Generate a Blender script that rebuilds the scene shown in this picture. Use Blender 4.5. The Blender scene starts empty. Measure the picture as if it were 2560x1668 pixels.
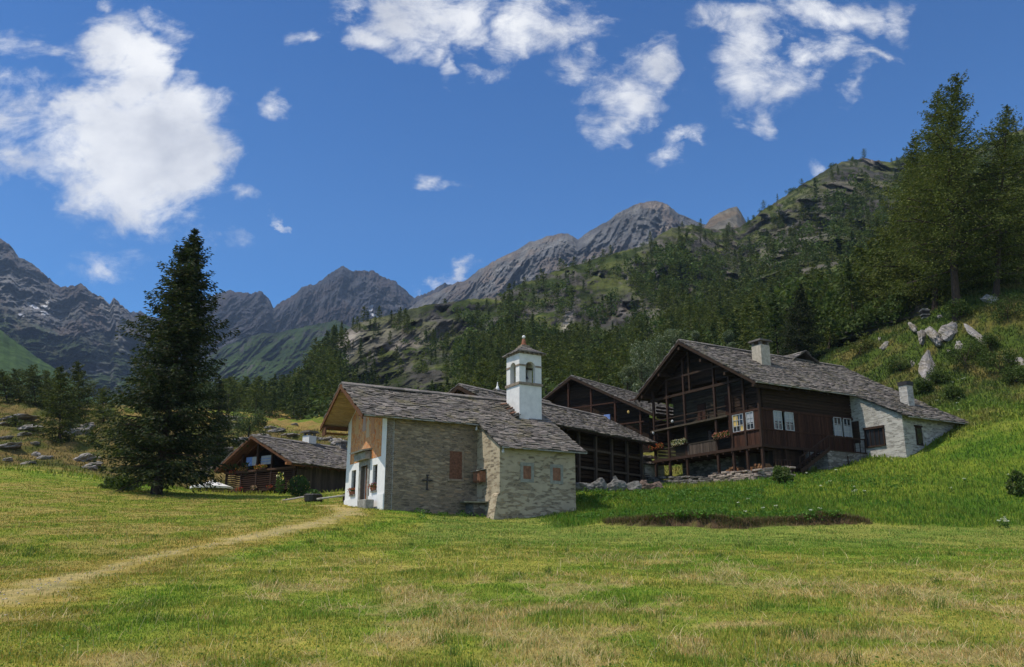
import bpy, math, random
import numpy as np
from mathutils import Vector, Matrix
R = math.radians
SC = bpy.context.scene
COL = SC.collection

# ------------------------------------------------------------------ camera
F, CX, CY, PITCH, CAMZ = 2130.0, 1280.0, 834.0, R(15.0), 1.65
SP, CP = math.sin(PITCH), math.cos(PITCH)
cam_data = bpy.data.cameras.new('camera')
cam = bpy.data.objects.new('camera', cam_data)
COL.objects.link(cam)
cam.location = (0, 0, CAMZ)
cam.rotation_euler = (R(90) + PITCH, 0, 0)
cam_data.sensor_width = 36.0
cam_data.lens = F / 2560 * 36.0
cam_data.clip_start = 0.1
cam_data.clip_end = 30000
SC.camera = cam

# ------------------------------------------------------------------ light
SUN_EL = R(61)
SUN_H = Vector((-0.951, -0.309))            # horizontal direction towards the sun
sun_dir = Vector((SUN_H.x * math.cos(SUN_EL), SUN_H.y * math.cos(SUN_EL), math.sin(SUN_EL))).normalized()
sl = bpy.data.lights.new('sun', 'SUN')
sl.energy = 3.3
sl.angle = R(0.53)
sl.color = (1.0, 0.93, 0.82)
so = bpy.data.objects.new('sun', sl)
COL.objects.link(so)
so.rotation_euler = (-sun_dir).to_track_quat('-Z', 'Y').to_euler()
so.location = (-60, -30, 90)
HAZE_D = 0.000072
SKY_STRENGTH = 0.145
vs = SC.view_settings
vs.view_transform = 'Standard'
vs.look = 'None'
vs.gamma = 1.0
vs.use_curve_mapping = False
vs.exposure = 0.28
SC.cycles.max_bounces = 6
SC.cycles.diffuse_bounces = 3
SC.cycles.transparent_max_bounces = 8
SC.cycles.volume_bounces = 0
SC.cycles.use_denoising = True


def ray(px, py):
    """pixel of the 2560 px frame -> (X/Y, (Z-eye)/Y)"""
    dx, dy = (px - CX) / F, (CY - py) / F
    den = CP - dy * SP
    return dx / den, (SP + dy * CP) / den


def pt(px, py, Y):
    k, e = ray(px, py)
    return (k * Y, Y, CAMZ + e * Y)


# ------------------------------------------------------------------ node helpers
class NT:
    def __init__(s, nt):
        s.nt = nt

    def n(s, typ, **kw):
        nd = s.nt.nodes.new(typ)
        for k, v in kw.items():
            setattr(nd, k, v)
        return nd

    def put(s, sock, v):
        if v is None:
            return
        if hasattr(v, 'is_output'):
            s.nt.links.new(v, sock)
        elif isinstance(v, (tuple, list)) and sock.type == 'RGBA' and len(v) == 3:
            sock.default_value = (*v, 1)
        else:
            sock.default_value = v

    def coord(s, out='Object'):
        return s.n('ShaderNodeTexCoord').outputs[out]

    def attr(s, name):
        nd = s.n('ShaderNodeAttribute')
        nd.attribute_name = name
        return nd.outputs['Color']

    def mapping(s, vec, scale=(1, 1, 1), loc=(0, 0, 0), rot=(0, 0, 0)):
        m = s.n('ShaderNodeMapping')
        s.put(m.inputs['Vector'], vec)
        m.inputs['Scale'].default_value = scale
        m.inputs['Location'].default_value = loc
        m.inputs['Rotation'].default_value = rot
        return m.outputs[0]

    def noise(s, vec, scale, detail=4, rough=0.55, out='Fac', dist=0.0):
        nd = s.n('ShaderNodeTexNoise')
        s.put(nd.inputs['Vector'], vec)
        nd.inputs['Scale'].default_value = scale
        nd.inputs['Detail'].default_value = detail
        nd.inputs['Roughness'].default_value = rough
        nd.inputs['Distortion'].default_value = dist
        return nd.outputs['Fac' if out == 'Fac' else 'Color']

    def voro(s, vec, scale, feature='F1', out='Distance', rnd=1.0):
        nd = s.n('ShaderNodeTexVoronoi', feature=feature)
        s.put(nd.inputs['Vector'], vec)
        nd.inputs['Scale'].default_value = scale
        nd.inputs['Randomness'].default_value = rnd
        return nd.outputs[out]

    def ramp(s, fac, stops, interp='LINEAR'):
        nd = s.n('ShaderNodeValToRGB')
        nd.color_ramp.interpolation = interp
        el = nd.color_ramp.elements
        while len(el) < len(stops):
            el.new(0.5)
        for e, (p, c) in zip(el, stops):
            e.position = p
            e.color = (c, c, c, 1) if isinstance(c, (int, float)) else (*c, 1)
        s.put(nd.inputs[0], fac)
        return nd.outputs[0]

    def mix(s, fac, a, b, mode='MIX'):
        nd = s.n('ShaderNodeMix', data_type='RGBA', blend_type=mode)
        s.put(nd.inputs[0], fac)
        s.put(nd.inputs[6], a)
        s.put(nd.inputs[7], b)
        return nd.outputs[2]

    def math(s, op, a, b=None, c=None, clamp=False):
        nd = s.n('ShaderNodeMath', operation=op, use_clamp=clamp)
        s.put(nd.inputs[0], a)
        s.put(nd.inputs[1], b)
        s.put(nd.inputs[2], c)
        return nd.outputs[0]

    def vmath(s, op, a, b=None, out=0):
        nd = s.n('ShaderNodeVectorMath', operation=op)
        s.put(nd.inputs[0], a)
        s.put(nd.inputs[1], b)
        return nd.outputs[out]

    def sep(s, v):
        nd = s.n('ShaderNodeSeparateXYZ')
        s.put(nd.inputs[0], v)
        return nd.outputs

    def bump(s, h, strength=0.5, dist=0.05):
        nd = s.n('ShaderNodeBump')
        nd.inputs['Strength'].default_value = strength
        nd.inputs['Distance'].default_value = dist
        s.put(nd.inputs['Height'], h)
        return nd.outputs[0]


def mat(name, fn, rough=0.9, spec=0.2):
    m = bpy.data.materials.new(name)
    m.use_nodes = True
    t = NT(m.node_tree)
    b = m.node_tree.nodes['Principled BSDF']
    b.inputs['Roughness'].default_value = rough
    b.inputs['Specular IOR Level'].default_value = spec
    col, nor = fn(t)
    t.put(b.inputs['Base Color'], col)
    if nor is not None:
        t.put(b.inputs['Normal'], nor)
    return m


def flat(name, c, rough=0.8, spec=0.2, var=0.25, scale=6.0):
    """one colour with a little blotchy variation"""
    def fn(t):
        n = t.noise(t.coord(), scale, 5)
        lo = tuple(x * (1 - var) for x in c)
        hi = tuple(min(1, x * (1 + var)) for x in c)
        return t.ramp(n, [(0.3, lo), (0.7, hi)]), t.bump(n, 0.15, 0.02)
    return mat(name, fn, rough, spec)


def leafmat(name, trans=0.3, spec=0.15):
    """foliage: colour comes from each leaf's own colour attribute"""
    m = bpy.data.materials.new(name)
    m.use_nodes = True
    t = NT(m.node_tree)
    b = m.node_tree.nodes['Principled BSDF']
    out = m.node_tree.nodes['Material Output']
    c = t.attr('Col')
    t.put(b.inputs['Base Color'], c)
    b.inputs['Roughness'].default_value = 0.65
    b.inputs['Specular IOR Level'].default_value = spec
    tr = t.n('ShaderNodeBsdfTranslucent')
    t.put(tr.inputs['Color'], t.mix(1.0, c, (1.15, 1.2, 0.55), 'MULTIPLY'))
    mx = t.n('ShaderNodeMixShader')
    mx.inputs[0].default_value = trans
    m.node_tree.links.new(b.outputs[0], mx.inputs[1])
    m.node_tree.links.new(tr.outputs[0], mx.inputs[2])
    m.node_tree.links.new(mx.outputs[0], out.inputs['Surface'])
    return m


# ------------------------------------------------------------------ sky and clouds (world)
def build_world():
    w = bpy.data.worlds.new('World')
    SC.world = w
    w.use_nodes = True
    nt = w.node_tree
    nt.nodes.clear()
    t = NT(nt)
    out = t.n('ShaderNodeOutputWorld')
    sky = t.n('ShaderNodeTexSky', sky_type='NISHITA')
    sky.sun_disc = False
    sky.sun_elevation = SUN_EL
    sky.sun_rotation = math.atan2(SUN_H.x, SUN_H.y)
    sky.altitude = 1600
    sky.air_density = 1.0
    sky.dust_density = 0.25
    sky.ozone_density = 2.2
    zd = t.sep(t.coord('Generated'))[2]
    tint = t.ramp(zd, [(0.05, (0.42, 0.80, 1.02)), (0.30, (0.27, 0.61, 0.90)), (0.62, (0.155, 0.45, 0.77))])
    bg = t.n('ShaderNodeBackground')
    t.put(bg.inputs['Color'], t.mix(1.0, sky.outputs[0], tint, 'MULTIPLY'))
    bg.inputs['Strength'].default_value = SKY_STRENGTH
    d = t.coord('Generated')
    x, y, z = t.sep(d)
    ys = t.math('MAXIMUM', y, 0.02)
    a = t.math('DIVIDE', x, ys)
    b = t.math('DIVIDE', z, ys)
    cv = t.n('ShaderNodeCombineXYZ')
    t.put(cv.inputs[0], a)
    t.put(cv.inputs[1], b)
    base = cv.outputs[0]
    # wispy warp of the cloud plane
    w1 = t.noise(t.mapping(base, (1, 1.25, 1)), 9, 7, 0.62, 'Color')
    w2 = t.noise(base, 2.6, 3, 0.5, 'Color')
    off = t.vmath('ADD', t.vmath('SCALE', t.vmath('SUBTRACT', w1, (0.5, 0.5, 0.5)), None), t.vmath('SUBTRACT', w2, (0.5, 0.5, 0.5)))
    sc = off.node.inputs[0].links[0].from_node
    sc.inputs['Scale'].default_value = 1.0
    offs = t.n('ShaderNodeVectorMath', operation='SCALE')
    t.put(offs.inputs[0], off)
    offs.inputs['Scale'].default_value = 0.125
    v = t.vmath('ADD', base, offs.outputs[0])
    blobs = [  # px, py, half width, half height, weight, turn
        (262, 130, 85, 75, 1.5, 0), (330, 160, 70, 80, 1.5, 0), (310, 240, 75, 60, 1.5, 0), (225, 290, 120, 45, 1.2825, 12),
        (310, 350, 190, 110, 1.75, 0), (410, 330, 110, 110, 1.7, 0), (330, 450, 170, 110, 1.85, 0), (430, 450, 110, 110, 1.75, 0), (370, 530, 110, 45, 1, 0),
        (520, 500, 40, 70, .62, -20), (575, 525, 40, 30, .45, 0),
        (40, 300, 150, 75, .62, 10), (40, 415, 170, 55, .68, -5), (30, 110, 190, 35, .42, 4), (90, 215, 120, 30, .40, 0),
        (410, 60, 40, 45, .55, 40), (255, 30, 25, 30, .5, 40),
        (920, 95, 80, 42, 1, -8), (990, 50, 110, 60, 1.05, -25), (1090, 35, 110, 60, 1.1, 0), (1170, 40, 75, 70, 1.05, 20),
        (765, 75, 45, 22, .7, 20), (860, 20, 60, 25, .8, 0), (1130, 150, 25, 45, .62, 10), (1080, 110, 50, 40, .8, 0),
        (1290, 50, 50, 85, .95, 0), (1340, 70, 85, 75, 1.05, 0), (1420, 80, 80, 50, 1, 25), (1465, 140, 38, 50, .8, 0), (1240, 165, 50, 18, .5, 0),
        (1610, 140, 55, 60, 1, 0), (1560, 240, 85, 60, 1.08, 35), (1650, 180, 40, 38, .85, 40), (1530, 310, 45, 55, .8, 0), (1440, 185, 40, 40, .6, 40),
        (1690, 330, 60, 20, .58, 35), (1670, 400, 40, 30, .5, 0), (1735, 335, 28, 20, .6, 0),
        (1850, 110, 70, 75, 1.08, 0), (1840, 30, 110, 40, .95, 0), (1990, 20, 90, 35, .8, 0), (2090, 25, 130, 50, 1.08, 0), (2225, 40, 40, 65, .8, 0),
        (1860, 190, 60, 60, .8, 0), (1990, 140, 80, 35, .85, 30), (2070, 125, 70, 30, .85, 0), (2160, 155, 55, 22, .8, -15),
        (1925, 230, 85, 50, .72, 40), (2020, 190, 30, 70, .6, -35), (1890, 280, 40, 35, .6, 0), (2090, 230, 22, 80, .48, -35),
        (672, 285, 48, 32, .72, -25), (1065, 475, 34, 26, .66, 30), (1110, 498, 40, 14, .45, 0), (690, 560, 45, 8, .42, -40),
        (2010, 420, 26, 30, .35, 0), (1085, 718, 62, 26, .95, 25), (1150, 690, 40, 16, .8, 20), (275, 640, 90, 30, .38, 0), (520, 610, 70, 26, .38, 0)]
    tot = None
    for px, py, rx, ry, wt, rot in blobs:
        k0, e0 = ray(px, py)
        k1, _ = ray(px + rx, py)
        _, e1 = ray(px, py - ry)
        sx, sy = 1 / ((k1 - k0) * 1.42), 1 / ((e1 - e0) * 1.42)
        sub = t.vmath('SUBTRACT', v, (k0, e0, 0))
        m = t.mapping(sub, (1, 1, 1), rot=(0, 0, R(-rot)))
        q = t.vmath('MULTIPLY', m, (sx, sy, 0))
        ln = t.vmath('LENGTH', q, None, 1)
        f = t.math('MULTIPLY', t.math('SUBTRACT', 1.0, ln, clamp=True), wt * 1.45)
        tot = f if tot is None else t.math('MAXIMUM', tot, f)
    fb = t.noise(t.mapping(base, (1.0, 1.7, 1), rot=(0, 0, R(40))), 13, 10, 0.68, dist=0.55)
    fb2 = t.noise(base, 48, 6, 0.6)
    fbm = t.math('ADD', t.math('MULTIPLY', fb, 0.76), t.math('MULTIPLY', fb2, 0.24))
    dens = t.math('ADD', tot, t.math('MULTIPLY', t.math('SUBTRACT', fbm, 0.505), 3.5))
    gate = t.math('MULTIPLY', tot, 7.0, clamp=True)
    mr = t.n('ShaderNodeMapRange', interpolation_type='SMOOTHSTEP')
    t.put(mr.inputs['Value'], dens)
    mr.inputs['From Min'].default_value = 0.0
    mr.inputs['From Max'].default_value = 1.55
    alpha = t.math('MULTIPLY', t.math('MULTIPLY', mr.outputs[0], gate), 0.97, clamp=True)
    front = t.n('ShaderNodeMapRange')
    t.put(front.inputs['Value'], y)
    front.inputs['From Min'].default_value = 0.05
    front.inputs['From Max'].default_value = 0.3
    alpha = t.math('MULTIPLY', alpha, front.outputs[0])
    # unseen broken clouds added outside the mapped part, for neutral white fill light
    rn = t.noise(d, 3.2, 7, 0.6)
    rc = t.ramp(rn, [(0.46, 0), (0.60, 0.9)])
    rest = t.math('MAXIMUM', t.math('SUBTRACT', 1.0, front.outputs[0]), t.ramp(b, [(0.86, 0), (1.0, 1)]))
    alpha = t.math('MAXIMUM', alpha, t.math('MULTIPLY', rc, rest))
    cn = t.noise(t.mapping(base, (1, 1.3, 1), (0.4, 0.12, 0)), 7, 5, 0.55)
    ccol = t.ramp(cn, [(0.34, (0.62, 0.64, 0.70)), (0.52, (0.86, 0.87, 0.90)), (0.66, (1.0, 1.0, 1.0))])
    cb = t.n('ShaderNodeBackground')
    t.put(cb.inputs['Color'], ccol)
    cb.inputs['Strength'].default_value = 0.88
    mx = t.n('ShaderNodeMixShader')
    t.put(mx.inputs[0], alpha)
    nt.links.new(bg.outputs[0], mx.inputs[1])
    nt.links.new(cb.outputs[0], mx.inputs[2])
    nt.links.new(mx.outputs[0], out.inputs['Surface'])
    w.cycles.sampling_method = 'MANUAL'
    w.cycles.sample_map_resolution = 512


build_world()

# ------------------------------------------------------------------ numpy noise
def _h(ix, iy, seed):
    n = (ix.astype(np.int64) * 374761393 + iy.astype(np.int64) * 668265263 + seed * 1442695041) & 0x7fffffff
    n = ((n ^ (n >> 13)) * 1274126177) & 0x7fffffff
    return ((n ^ (n >> 16)) & 0xffff) / 65535.0


def vnoise(x, y, seed=0):
    x = np.asarray(x, float); y = np.asarray(y, float)
    ix, iy = np.floor(x), np.floor(y)
    fx, fy = x - ix, y - iy
    fx = fx * fx * fx * (fx * (fx * 6 - 15) + 10); fy = fy * fy * fy * (fy * (fy * 6 - 15) + 10)
    a, b = _h(ix, iy, seed), _h(ix + 1, iy, seed)
    c, d = _h(ix, iy + 1, seed), _h(ix + 1, iy + 1, seed)
    return (a * (1 - fx) + b * fx) * (1 - fy) + (c * (1 - fx) + d * fx) * fy


def fbm(x, y, oct=4, seed=0, gain=0.5, lac=2.03):
    s, amp, tot = 0, 1.0, 0.0
    for o in range(oct):
        s = s + amp * vnoise(x, y, seed + o * 17)
        tot += amp
        x = np.asarray(x) * lac + 13.7; y = np.asarray(y) * lac + 7.3
        amp *= gain
    return s / tot


def ridged(x, y, oct=4, seed=0, gain=0.5):
    s, amp, tot = 0, 1.0, 0.0
    for o in range(oct):
        s = s + amp * (1 - np.abs(2 * vnoise(x, y, seed + o * 31) - 1))
        tot += amp
        x = np.asarray(x) * 2.05 + 3.1; y = np.asarray(y) * 2.05 + 9.2
        amp *= gain
    return s / tot


def sstep(a, b, x):
    t = np.clip((np.asarray(x, float) - a) / (b - a), 0, 1)
    return t * t * (3 - 2 * t)


# ------------------------------------------------------------------ mesh helpers
def link(ob, parent=None):
    COL.objects.link(ob)
    if parent is not None:
        ob.parent = parent
    return ob


def np_mesh(name, V, faces, mats, parent=None, col=None, smooth=False, midx=None):
    """V (n,3); faces: (m,3) or (m,4) array or list of such arrays; col per vertex (n,3)"""
    V = np.asarray(V, np.float32)
    fl = faces if isinstance(faces, list) else [faces]
    fl = [np.asarray(f, np.int32) for f in fl if len(f)]
    loops = np.concatenate([f.ravel() for f in fl])
    sizes = np.concatenate([np.full(len(f), f.shape[1], np.int32) for f in fl])
    starts = np.concatenate([[0], np.cumsum(sizes)[:-1]]).astype(np.int32)
    me = bpy.data.meshes.new(name)
    me.vertices.add(len(V)); me.vertices.foreach_set('co', V.ravel())
    me.loops.add(len(loops)); me.loops.foreach_set('vertex_index', loops)
    me.polygons.add(len(sizes)); me.polygons.foreach_set('loop_start', starts)
    me.polygons.foreach_set('loop_total', sizes)
    if smooth:
        me.polygons.foreach_set('use_smooth', np.ones(len(sizes), bool))
    if midx is not None:
        me.polygons.foreach_set('material_index', np.asarray(midx, np.int32))
    for m in (mats if isinstance(mats, (list, tuple)) else [mats]):
        me.materials.append(m)
    me.update(calc_edges=True)
    if col is not None:
        ca = me.color_attributes.new('Col', 'FLOAT_COLOR', 'POINT')
        c = np.ones((len(V), 4), np.float32); c[:, :3] = col
        ca.data.foreach_set('color', c.ravel())
    ob = bpy.data.objects.new(name, me)
    return link(ob, parent)


class MB:
    """collects shapes and links them as ONE mesh object"""
    def __init__(s):
        s.v, s.f, s.m, s.c = [], [], [], []

    def add(s, vs, fs, m=0, c=(1, 1, 1)):
        b = len(s.v)
        s.v += [tuple(p) for p in vs]
        s.c += [c] * len(vs)
        s.f += [tuple(i + b for i in f) for f in fs]
        s.m += [m] * len(fs)
        return s

    def hexa(s, p, m=0, c=(1, 1, 1)):
        return s.add(p, [(0, 3, 2, 1), (4, 5, 6, 7), (0, 1, 5, 4), (1, 2, 6, 5), (2, 3, 7, 6), (3, 0, 4, 7)], m, c)

    def box(s, x0, x1, y0, y1, z0, z1, m=0, c=(1, 1, 1)):
        return s.hexa([(x0, y0, z0), (x1, y0, z0), (x1, y1, z0), (x0, y1, z0), (x0, y0, z1), (x1, y0, z1), (x1, y1, z1), (x0, y1, z1)], m, c)

    def bar(s, p, q, w, h, m=0, up=(0, 0, 1), c=(1, 1, 1)):
        p, q = Vector(p), Vector(q)
        d = (q - p).normalized()
        upv = Vector(up)
        if abs(d.dot(upv)) > 0.98:
            upv = Vector((1, 0, 0))
        sd = d.cross(upv).normalized()
        u2 = sd.cross(d).normalized()
        a, b = sd * (w / 2), u2 * (h / 2)
        return s.hexa([p - a - b, p + a - b, p + a + b, p - a + b, q - a - b, q + a - b, q + a + b, q - a + b], m, c)

    def tube(s, pts, radii, n=8, m=0, c=(1, 1, 1), cap=True):
        pts = [Vector(p) for p in pts]
        vs, fs = [], []
        for i, p in enumerate(pts):
            d = (pts[min(i + 1, len(pts) - 1)] - pts[max(i - 1, 0)]).normalized()
            ref = Vector((1, 0, 0)) if abs(d.x) < 0.9 else Vector((0, 1, 0))
            a = d.cross(ref).normalized(); b = d.cross(a)
            r = radii[i] if isinstance(radii, (list, tuple)) else radii
            for k in range(n):
                an = 2 * math.pi * k / n
                vs.append(p + a * (r * math.cos(an)) + b * (r * math.sin(an)))
        for i in range(len(pts) - 1):
            for k in range(n):
                k2 = (k + 1) % n
                fs.append((i * n + k, i * n + k2, (i + 1) * n + k2, (i + 1) * n + k))
        if cap:
            fs.append(tuple(range(n))[::-1]); fs.append(tuple((len(pts) - 1) * n + k for k in range(n)))
        return s.add(vs, fs, m, c)

    def lathe(s, prof, centre=(0, 0, 0), n=16, m=0, c=(1, 1, 1)):
        vs, fs = [], []
        for r, z in prof:
            for k in range(n):
                an = 2 * math.pi * k / n
                vs.append((centre[0] + r * math.cos(an), centre[1] + r * math.sin(an), centre[2] + z))
        for i in range(len(prof) - 1):
            for k in range(n):
                k2 = (k + 1) % n
                fs.append((i * n + k, i * n + k2, (i + 1) * n + k2, (i + 1) * n + k))
        fs.append(tuple(range(n))[::-1]); fs.append(tuple((len(prof) - 1) * n + k for k in range(n)))
        return s.add(vs, fs, m, c)

    def prism(s, poly, off, m=0, c=(1, 1, 1)):
        """poly: list of 3-D points of one planar outline, off: extrusion vector"""
        n = len(poly)
        o = Vector(off)
        a = [Vector(p) for p in poly]
        return s.add(a + [p + o for p in a], [tuple(range(n))[::-1], tuple(range(n, 2 * n))] +
                     [(i, (i + 1) % n, (i + 1) % n + n, i + n) for i in range(n)], m, c)

    def build(s, name, mats, parent=None, smooth=False, bevel=0.0):
        me = bpy.data.meshes.new(name)
        me.from_pydata(s.v, [], s.f)
        for mm in (mats if isinstance(mats, (list, tuple)) else [mats]):
            me.materials.append(mm)
        me.polygons.foreach_set('material_index', np.array(s.m, np.int32))
        if smooth:
            me.polygons.foreach_set('use_smooth', np.ones(len(s.f), bool))
        ca = me.color_attributes.new('Col', 'FLOAT_COLOR', 'POINT')
        c = np.ones((len(s.v), 4), np.float32); c[:, :3] = np.array(s.c, np.float32)
        ca.data.foreach_set('color', c.ravel())
        import bmesh
        bm = bmesh.new(); bm.from_mesh(me)
        bmesh.ops.recalc_face_normals(bm, faces=bm.faces)
        bm.to_mesh(me); bm.free()
        me.update()
        ob = bpy.data.objects.new(name, me)
        if bevel:
            md = ob.modifiers.new('edge', 'BEVEL'); md.width = bevel; md.segments = 1; md.limit_method = 'ANGLE'
        return link(ob, parent)


def tag(o, label, cat=None, group=None, kind=None):
    if label: o['label'] = label
    if cat: o['category'] = cat
    if group: o['group'] = group
    if kind: o['kind'] = kind
    return o


def thing(name, label, cat, loc=(0, 0, 0), rz=0.0, group=None):
    o = bpy.data.objects.new(name, None)
    link(o)
    o.location = loc
    o.rotation_euler = (0, 0, rz)
    return tag(o, label, cat, group)


def copy_tree(o, parent=None):
    c = o.copy(); COL.objects.link(c)
    if parent is not None: c.parent = parent
    for ch in list(o.children): copy_tree(ch, c)
    return c


# ------------------------------------------------------------------ terrain height
CTRL = []
for _px in (-500, 100, 700, 1280, 1900, 2560, 3100):
    for _py, _Y in ((1668, 8.8), (1500, 14.2), (1400, 22.5)):
        CTRL.append(pt(_px, _py, _Y))
for c in [(-500, 1300, 34), (0, 1330, 30), (0, 1255, 46), (0, 1205, 62), (0, 1168, 80), (120, 1180, 80), (240, 1197, 78), (-500, 1150, 70),
          (400, 1320, 34), (400, 1275, 46), (390, 1236, 62), (560, 1256, 58), (700, 1254, 58), (560, 1300, 38), (800, 1330, 32.5), (780, 1262, 52),
          (859, 1262, 50.4), (959, 1270, 45), (835, 1275, 46), (880, 1288, 41), (930, 1284, 43), (900, 1310, 36.5), (1000, 1300, 40), (1100, 1290, 46), (1250, 1305, 45.3), (1300, 1335, 36), (1060, 1335, 34),
          (1440, 1280, 48), (1445, 1243, 53), (1600, 1240, 55), (1350, 1215, 57), (1575, 1212, 64), (1641, 1206, 67.5), (1780, 1214, 60),
          (1500, 1318, 38.5), (1900, 1322, 38), (2250, 1322, 38), (2560, 1322, 38.5), (3000, 1322, 40),
          (1600, 1292, 41), (1900, 1290, 41.5), (1900, 1235, 50), (1911, 1192, 57.5), (2000, 1194, 57.5), (2130, 1172, 58.5),
          (2268, 1152, 58.8), (2400, 1066, 62), (2330, 1110, 60.5), (2250, 1270, 44), (2560, 1215, 47), (2400, 1200, 50), (2560, 1010, 63), (2560, 1110, 54), (3000, 1000, 55),
          (2435, 758, 84), (2250, 900, 84), (2120, 900, 92), (2330, 850, 84), (2560, 860, 76), (2560, 730, 90), (3000, 760, 80),
          (1950, 945, 100), (1800, 985, 105), (1550, 1060, 110), (1300, 1090, 115), (1080, 1110, 115),
          (860, 1090, 145), (690, 1100, 130), (760, 1052, 180), (860, 1045, 190), (600, 1085, 118), (540, 1110, 108), (640, 1235, 84), (860, 1225, 84), (720, 1200, 96),
          (300, 1180, 92), (100, 1120, 98), (100, 1045, 128), (0, 1020, 135), (-300, 1000, 140), (250, 1035, 145), (320, 1130, 105), (430, 1120, 108), (500, 1040, 160),
          (-300, 1160, 85)]:
    CTRL.append(pt(*c))
CTRL += [(0, 0, 0), (-12, 2, -0.2), (12, 2, 0.2), (0, -15, -1.2), (-50, -12, -1.5), (50, -12, 1.0), (-70, 30, 2.0), (70, 30, 10)]
CTRL = np.array(CTRL)
_C = 5.0


def _phi(X, Y):
    return -np.sqrt((X[:, None] - CTRL[None, :, 0]) ** 2 + (Y[:, None] - CTRL[None, :, 1]) ** 2 + _C * _C)


_n = len(CTRL)
_A = np.zeros((_n + 3, _n + 3))
_A[:_n, :_n] = _phi(CTRL[:, 0], CTRL[:, 1]) + np.eye(_n) * 0.35
_A[:_n, _n] = 1; _A[:_n, _n + 1:] = CTRL[:, :2]
_A[_n, :_n] = 1; _A[_n + 1:, :_n] = CTRL[:, :2].T
_W = np.linalg.solve(_A, np.concatenate([CTRL[:, 2], [0, 0, 0]]))


def bank_y(X):
    return 38.6 + 0.035 * (X - 9) + 0.5 * np.sin(X * 0.55) + 0.25 * np.sin(X * 1.7 + 1)


def bank_h(X):
    return 0.36 * sstep(3.0, 5.0, X) * (1 - sstep(13.5, 17.5, X)) * (0.8 + 0.35 * np.sin(X * 0.9 + 0.6))


def height(X, Y):
    X = np.atleast_1d(np.asarray(X, float)).ravel(); Y = np.atleast_1d(np.asarray(Y, float)).ravel()
    out = np.empty(len(X))
    for i in range(0, len(X), 20000):
        sl_ = slice(i, i + 20000)
        out[sl_] = _phi(X[sl_], Y[sl_]) @ _W[:_n] + _W[_n] + X[sl_] * _W[_n + 1] + Y[sl_] * _W[_n + 2]
    # gentle natural unevenness, stronger on the rough far slopes
    d = np.hypot(X, Y)
    rough = sstep(70, 100, Y)
    out += (fbm(X * 0.35, Y * 0.35, 3, 5) - 0.5) * 0.16 + (fbm(X * 1.3, Y * 1.3, 3, 9) - 0.5) * 0.07
    out += rough * ((ridged(X * 0.06, Y * 0.06, 4, 21) - 0.6) * 3.2 + (fbm(X * 0.4, Y * 0.4, 3, 23) - 0.5) * 1.0)
    # eroded step below the lawn
    t = (Y - bank_y(X))
    out += bank_h(X) * sstep(-0.12, 0.12, t) * (1 - sstep(0.5, 9, t))
    return out


def hz(x, y):
    return float(height([x], [y])[0])


def proj(x, y, z):
    z -= CAMZ
    a = y * CP + z * SP
    b = -y * SP + z * CP
    return CX + F * x / a, CY - F * b / a

# ------------------------------------------------------------------ materials
def _stone(t, sc, plaster, tones, stone_amt, joint, flatz=3.2, bumps=0.8, worn=0.0):
    """rubble of flat stones bedded in plaster"""
    co = t.coord()
    wob = t.vmath('ADD', co, t.vmath('MULTIPLY', t.vmath('SUBTRACT', t.noise(co, 3.0, 3, out='Color'), (0.5, 0.5, 0.5)), (0.14, 0.14, 0.07)))
    v = t.mapping(wob, (sc, sc, sc * flatz))
    cell = t.voro(v, 1.0, out='Color')
    edge = t.voro(v, 1.0, 'DISTANCE_TO_EDGE')
    cr = t.sep(cell)
    st = t.ramp(cr[0], tones)
    st = t.mix(0.28, st, t.ramp(t.noise(co, 14, 6), [(0.3, tuple(x * 0.6 for x in plaster)), (0.7, plaster)]))
    big = t.noise(co, 0.9, 5, 0.6)
    show = t.math('ADD', t.math('MULTIPLY', cr[1], 0.6), t.math('MULTIPLY', big, 0.8))
    if worn:      # render fallen off low on the wall
        show = t.math('SUBTRACT', show, t.math('MULTIPLY', t.sep(co)[2], worn))
    vis = t.ramp(show, [(stone_amt - 0.04, 0), (stone_amt + 0.04, 1)])
    e = t.ramp(edge, [(joint, 0), (joint + 0.07, 1)])
    f = t.math('MULTIPLY', vis, e)
    pl = t.mix(t.noise(co, 2.2, 6, 0.65), tuple(x * 0.68 for x in plaster), tuple(min(1, x * 1.22) for x in plaster))
    col = t.mix(f, pl, st)
    # dark gaps round some stones
    gap = t.math('MULTIPLY', t.math('SUBTRACT', 1.0, t.ramp(edge, [(0.0, 0), (joint + 0.02, 1)])), t.math('MULTIPLY', vis, 0.6))
    col = t.mix(gap, col, tuple(x * 0.25 for x in plaster))
    h = t.math('ADD', t.math('MULTIPLY', f, -0.5), t.math('MULTIPLY', t.noise(co, 26, 4), 0.5))
    h = t.math('ADD', h, t.math('MULTIPLY', gap, -0.8))
    return col, t.bump(h, bumps, 0.05)


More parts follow.
